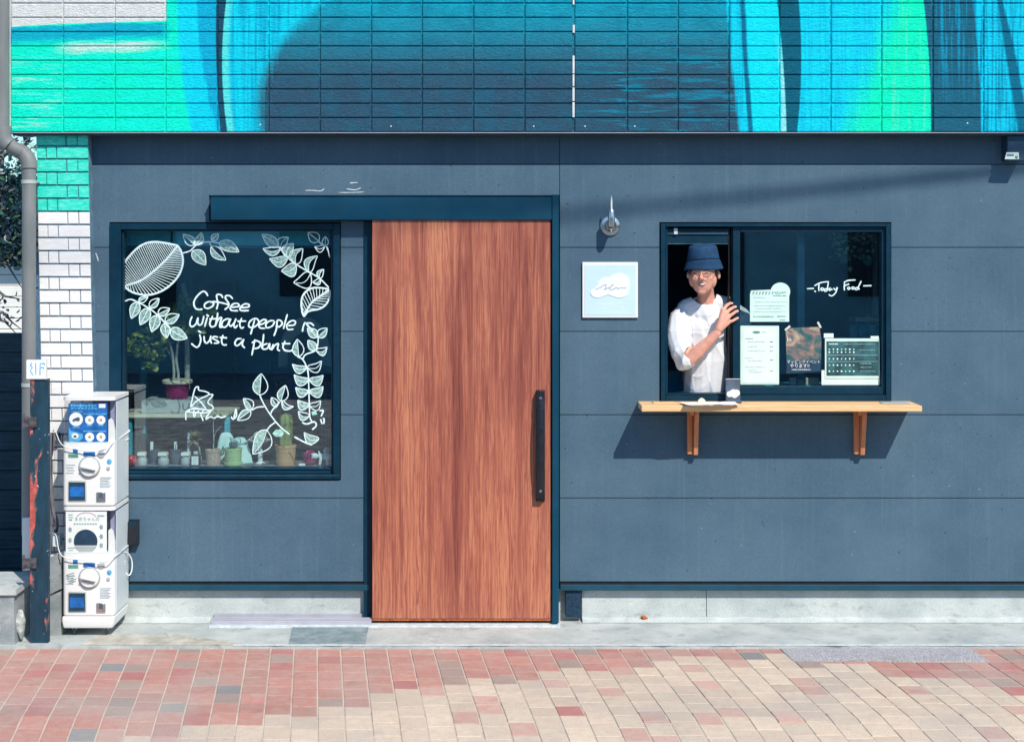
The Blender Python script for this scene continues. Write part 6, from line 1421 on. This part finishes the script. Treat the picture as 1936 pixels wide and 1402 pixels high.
hb2(1358.5, 519, HY+.018, .022, (.45, .75, 1.15), -20, -8); hb2(1301.5, 519, HY+.020, .020, (.35, .75, 1.1), 20, 8)  # ears
hb2(1327, 514, HY-.054, .028, (1.5, .7, .4))             # brow
bd.chain([Q(1333, 534, HY+.060), Q(1334, 554, .064), Q(1335, 580, .09)], [.046, .047, .058], 2)      # neck
bd.chain([Q(1334, 590, .10), Q(1331, 640, .16), Q(1327, 700, .22), Q(1328, 760, .28), Q(1330, 830, .32)], [.085, .105, .10, .098, .11], 2)
bd.chain([Q(1335, 580, .09), Q(1298, 592, .10), Q(1284, 606, .08)], [.05, .055, .05], 2); bd.chain([Q(1336, 582, .10), Q(1375, 588, .16), Q(1396, 602, .18)], [.05, .055, .05], 2)
SHO = Q(1281, 606, .07); ELB = Q(1303, 681, -.055); WRI = Q(1355, 630, -.085)
bd.chain([SHO, ELB], [.047, .038], 2)
bd.chain([ELB, ELB.lerp(WRI, .3), ELB.lerp(WRI, .7), WRI], [.0375, .0385, .029, .0235], 2)
bd.chain([Q(1398, 604, .18), Q(1404, 680, .16), Q(1395, 748, .12)], [.045, .037, .028], 2)
for v_ in ((1336, 850, .33),): bd.chain([Q(1330, 830, .32), Q(1318, 900, .33), Q(1318, 1120, .35)], [.10, .075, .05], 2); bd.chain([Q(1330, 830, .32), Q(1348, 900, .33), Q(1350, 1120, .35)], [.10, .075, .05], 2)
# hand on the sash edge
KY_ = -.078
palm0 = Q(1360, 620, -.085)
for kx, ky, k2 in ((1367.5, 586, -.070), (1372.5, 592, -.074), (1376, 600, -.074), (1376.5, 608.5, -.070)):
    bd.chain([Q(1359, 622, -.086), Q(kx, ky, k2)], [.0215, .0150], 2)
fing = [[(1367.5, 586, -.070), (1373.5, 577.5, -.060), (1380.5, 573, -.040), (1384, 573.5, -.022)],
        [(1372.5, 592, -.074), (1380, 585, -.066), (1387.5, 580.5, -.044), (1391, 580, -.022)],
        [(1376, 600, -.074), (1384, 594, -.068), (1391, 589, -.046), (1394.5, 588, -.022)],
        [(1376.5, 608.5, -.070), (1385, 606.5, -.062), (1391.5, 602.5, -.043), (1395, 601, -.022)]]
frs = [(.0105, .0098, .0086, .0076), (.0108, .010, .009, .0078), (.0105, .0098, .0088, .0076), (.0098, .0088, .0080, .0070)]
for f_, r_ in zip(fing, frs): bd.chain([Q(*q) for q in f_], r_, 2)
bd.chain([Q(1358, 612, -.072), Q(1365, 600, -.045), Q(1373, 590, -.028), Q(1378.5, 584, -.012)], [.0155, .013, .011, .0092], 2)   # thumb behind
hm = remesh(bd, .0034, 'body', 2)
bs_ = bmesh.new(); bs_.from_mesh(hm)
hv = [v for v in bs_.verts if v.co.z > Z(551) and v.co.y < .09 and X(1302.5) < v.co.x < X(1354)]
for _ in range(7): bmesh.ops.smooth_vert(bs_, verts=hv, factor=.5, use_axis_x=True, use_axis_y=True, use_axis_z=True)
bs_.to_mesh(hm); bs_.free()
body = link('body', hm, M['skin'], pr_)
# shirt
sh = MB()
def rel(p_, s): return p_
sh.chain([Q(1334, 594, .105), Q(1331, 640, .16), Q(1327, 700, .215), Q(1327, 760, .27), Q(1329, 810, .31)], [.098, .126, .122, .122, .128], 2)
sh.chain([Q(1322, 620, .07), Q(1324, 680, .11), Q(1322, 750, .16)], [.075, .095, .10], 2)
sh.chain([Q(1345, 610, .08), Q(1345, 680, .12), Q(1345, 750, .17)], [.075, .095, .098], 2)
sh.chain([Q(1331, 580, .088), Q(1303, 590, .095), Q(1286, 604, .075)], [.060, .068, .066], 2)
sh.chain([Q(1322, 574, .085), Q(1300, 585, .09)], [.052, .062], 2)
sh.chain([Q(1350, 572, .09), Q(1378, 582, .14)], [.05, .062], 2)
sh.chain([Q(1340, 579, .095), Q(1370, 584, .14), Q(1398, 600, .17)], [.058, .066, .064], 2)
sh.chain([Q(1285, 606, .070), Q(1283, 635, .02), Q(1289, 662, -.025), Q(1298, 680, -.048)], [.064, .070, .064, .050], 2)
sh.chain([Q(1289, 662, -.03), Q(1298, 680, -.048)], [.058, .053], 2)
sh.chain([Q(1283, 668, -.01), Q(1291, 688, -.03)], [.046, .040], 2)
sh.chain([Q(1398, 602, .17), Q(1405, 660, .16), Q(1404, 700, .15)], [.064, .060, .056], 2)
sm_ = remesh(sh, .0038, 'shirt', 8)
fd = (Q(1312, 700, 0)-Q(1275, 590, 0)).normalized()
nrm_ = [v.normal.copy() for v in sm_.vertices]
elb2 = ELB
for v, n_ in zip(sm_.vertices, nrm_):
    p_ = v.co; k_ = 0.
    # long drapes hanging from the shoulder and pulls towards the bent elbow
    a = Vector((p_.x-X(1312), p_.z-Z(560))); ang = math.atan2(a.x, -a.y)
    k_ += .0048*(1.2-2*abs(math.sin(ang*11+noise.noise(p_*4)*2.5))**.6)*min(1, max(0, (a.length-.06)/.15))*(.6+.8*noise.noise(p_*4+Vector((4, 0, 0))))
    k_ += .004*noise.noise(Vector((p_.x*26, p_.y*8, p_.z*4)))
    d = (p_-elb2).length
    if d < .24: k_ += .0052*(1.2-2*abs(math.sin(d*62+noise.noise(p_*6)*2.5))**.6)*(1-d/.24)
    k_ += .0006*noise.noise(p_*38)
    k_ *= min(1, max(.12, (math.hypot(p_.x-X(1332), p_.z-Z(546))-.09)/.10)); v.co = p_+n_*k_
# open the neckline and the pushed up cuff: drop shirt faces there so skin shows
bm_ = bmesh.new(); bm_.from_mesh(sm_)
fa = (WRI-ELB).normalized(); NX, NZ_ = X(1333), Z(547); RX, RZ = .079, .083
dele = []
for f in bm_.faces:
    c = f.calc_center_median()
    if c.y < .16 and ((c.x-NX)/RX)**2+((c.z-NZ_)/RZ)**2 < 1: dele.append(f); continue
    al = (c-ELB).dot(fa)
    us = (SHO-ELB); tt = max(0, min(1, (c-ELB).dot(us)/us.length_squared)); du = (c-(ELB+us*tt)).length
    if al > .008 and (c-(ELB+fa*al)).length < min(.075, du*1.05) and c.y < .03: dele.append(f)
bmesh.ops.delete(bm_, geom=dele, context='FACES')
bm_.verts.ensure_lookup_table(); loop = []
for v in bm_.verts:
    if not v.is_boundary: continue
    dx, dz = v.co.x-NX, v.co.z-NZ_; q = math.sqrt((dx/RX)**2+(dz/RZ)**2)
    if v.co.y < .2 and .8 < q < 1.25:
        v.co.x = NX+dx/q; v.co.z = NZ_+dz/q; loop.append((math.atan2(dx, dz), v.co.copy()))
    else:
        al = (v.co-ELB).dot(fa); v.co -= fa*max(-.012, min(.012, al-.008))
loop.sort(key=lambda q: q[0]); bm_.to_mesh(sm_); bm_.free()
shirt = link('shirt', sm_, M['shirt'], pr_)
md = shirt.modifiers.new('solid', 'SOLIDIFY'); md.thickness = .004; md.offset = -1
bins = {}
for a, p_ in loop: bins.setdefault(int((a+math.pi)/(2*math.pi)*36), []).append(p_)
sm2 = [sum(v, Vector())/len(v) for k_, v in sorted(bins.items())]
for _ in range(2): sm2 = [(sm2[i-1]+sm2[i]*2+sm2[(i+1) % len(sm2)])/4 for i in range(len(sm2))]
cb3 = MB(); cb3.tube([tuple(q) for q in sm2+sm2[:1]], .0078, 8); cb3.build('collar', M['shirt'], pr_, True)
u_ = None
# bucket hat
hc = Q(1329.5, 492, HY+.004)
hm_ = Matrix.Translation(hc) @ Matrix.Rotation(R(-3), 4, 'Y') @ Matrix.Rotation(R(6), 4, 'X')
def ring(prof, name, seg=44, wav=0.):
    vs = []; n = len(prof)
    for j, (r, z) in enumerate(prof):
        for k_ in range(seg):
            a = 2*math.pi*k_/seg; q_ = r*(1+.008*math.sin(a*3+1)); vs.append((q_*math.cos(a)*.98, q_*(1.00 if r < .0895 else (.97 if r < .094 else (.93 if r < .1 else .86)))*math.sin(a), z+(wav*math.sin(a*2+.6) if j in (2, 3, 4) and wav else 0)+.014*max(0, -math.sin(a))*max(0, min(1, (.05-z)/.05))))
    fs = [(i*seg+k_, i*seg+(k_+1) % seg, (i+1)*seg+(k_+1) % seg, (i+1)*seg+k_) for i in range(n-1) for k_ in range(seg)]
    mb = MB(); mb.add(vs, fs, hm_); return mb
hp = ring([(.0005, .089), (.03, .0885), (.062, .083), (.074, .077), (.079, .068), (.083, .045), (.088, .015), (.0905, .001)], 'hat_crown'); hp.bm.verts.ensure_lookup_table(); ht = hp.build('bucket_hat', M['hat'], pr_, True)
md = ht.modifiers.new('s', 'SOLIDIFY'); md.thickness = .003; md.offset = -1
sb2 = ring([(.0895, .004), (.0925, .002), (.0895, .000)], 'seam'); sb2.build('hat_band_seam', M['navy_ink'], ht, True)
br = ring([(.0900, .000), (.0960, -.010), (.1010, -.026), (.1075, -.044), (.1100, -.052)], 'hat_brim', 44, .004); bo = br.build('hat_brim', M['hat'], ht, True)
md = bo.modifiers.new('s', 'SOLIDIFY'); md.thickness = .0035
# hair at the temples
hb3 = MB(); hb3.chain([Q(1352, 506, HY-.030), Q(1353.5, 514, HY-.026), Q(1354, 522, HY-.016)], [.014, .011, .006], 2); hb3.chain([Q(1305.5, 506, HY-.034), Q(1304, 512, HY-.034), Q(1303, 518, HY-.022)], [.012, .010, .005], 2); hb3.chain([Q(1350, 520, HY+.05), Q(1350, 534, HY+.06)], [.03, .018], 2)
me = remesh(hb3, .003, 'hair', 1); link('hair', me, M['hair'], pr_)
# face details placed on the surface
dg = bpy.context.evaluated_depsgraph_get()
from mathutils.bvhtree import BVHTree
bvb = BVHTree.FromPolygons([v.co.copy() for v in hm.vertices], [list(p.vertices) for p in hm.polygons])
CAMP = Vector((0, -D, EYE))
def on(px, py_, lift=.001):
    d = (P(px, py_, -.12)-CAMP).normalized(); h_ = bvb.ray_cast(CAMP, d, 20)
    return (h_[0]-d*lift) if h_[0] is not None else P(px, py_, -.11)
def stroke(name, pts, r, mat, lift=.0006):
    p = cr(pts, 5); mb = MB(); mb.tube([tuple(on(q.x, q.y, lift)) for q in p], r, 6); return mb.build(name, mat, pr_, True)
stroke('eye', [(1309.5, 517.6), (1312, 516.2), (1315, 516.3), (1317.5, 517.9)], .0019, M['hair'])
stroke('eye', [(1331.5, 517.6), (1334.5, 516.0), (1338, 516.1), (1341, 517.6)], .0019, M['hair'])

def patch_(name, up, dn, mat, lift):
    U = cr(up, 4); L_ = cr(dn, 4); mb = MB(); n = min(len(U), len(L_)); vs = []
    for i in range(n):
        for s_ in (0, .5, 1): q = U[i].lerp(L_[i], s_); vs.append(tuple(on(q.x, q.y, lift+(.0016 if s_ == .5 else 0))))
    mb.add(vs, [(3*i+j, 3*i+j+1, 3*i+4+j, 3*i+3+j) for i in range(n-1) for j in (0, 1)]); return mb.build(name, mat, pr_, True)
patch_('lips', [(1319.5, 535.4), (1323, 534.2), (1327.5, 534.3), (1332, 533.4), (1336, 533)], [(1319.5, 535.8), (1322.5, 540), (1327.5, 542), (1332.5, 539.6), (1336, 533.4)], M['lip'], .0010)
patch_('teeth', [(1321, 535.8), (1324, 535.3), (1328, 535.4), (1332, 534.6), (1335, 534.0)], [(1321, 536.1), (1324, 538.0), (1328, 539.2), (1332, 537.8), (1335, 534.4)], M['teeth'], .0030)
stroke('smile_crease', [(1319, 528.5), (1316.8, 532), (1317.6, 536.5)], .0009, M['crease'], .0000); stroke('smile_crease', [(1333.5, 528), (1338, 531.5), (1339, 536)], .0009, M['crease'], .0000)
gl = thing('glasses', Q(1324, 516, -.14), 'thin dark round glasses worn by the person in the bucket hat', 'glasses')
gm = MB(); gy = HY-.094
for cx_ in (1313.2, 1336.2): gm.tube([(X(cx_, gy)+.0215*math.cos(a), gy+.0+.006*abs(cx_-1325)/11*(.5), Z(517.5, gy)+.0180*math.sin(a)) for a in [i*math.pi/12 for i in range(25)]], .0012, 6)
gm.tube([Pp(1321, 515.5, gy), Pp(1324.8, 514.2, gy-.002), Pp(1328.6, 515.5, gy)], .0009, 6); gm.tube([Pp(1343.5, 514.5, gy), Pp(1350, 514, HY-.055), Pp(1357.5, 515, HY+.0)], .0010, 6); gm.tube([Pp(1306, 514.5, gy), Pp(1303, 514, HY-.05), Pp(1301.5, 515, HY+.0)], .0010, 6)
gm.build('glasses_frame', M['frame'], gl)
for cx_ in (1313.2, 1336.2):
    lm = MB(); lm.add([(X(cx_, gy)+.0208*math.cos(a), gy+.0028, Z(517, gy)+.0183*math.sin(a)) for a in [i*math.pi/10 for i in range(20)]], [tuple(range(20))]); lm.build('lens', M['clear'], gl)
# finger nails
for (a, b_) in ((1383.5, 573.4), (1390.5, 580), (1394, 588), (1394.6, 601)):
    p_ = on(a, b_, .0004); nl = MB(); nl.ball(p_, .0048, 2, (1.1, .4, .8)); nl.build('fingernail', M['teeth'], pr_, True)
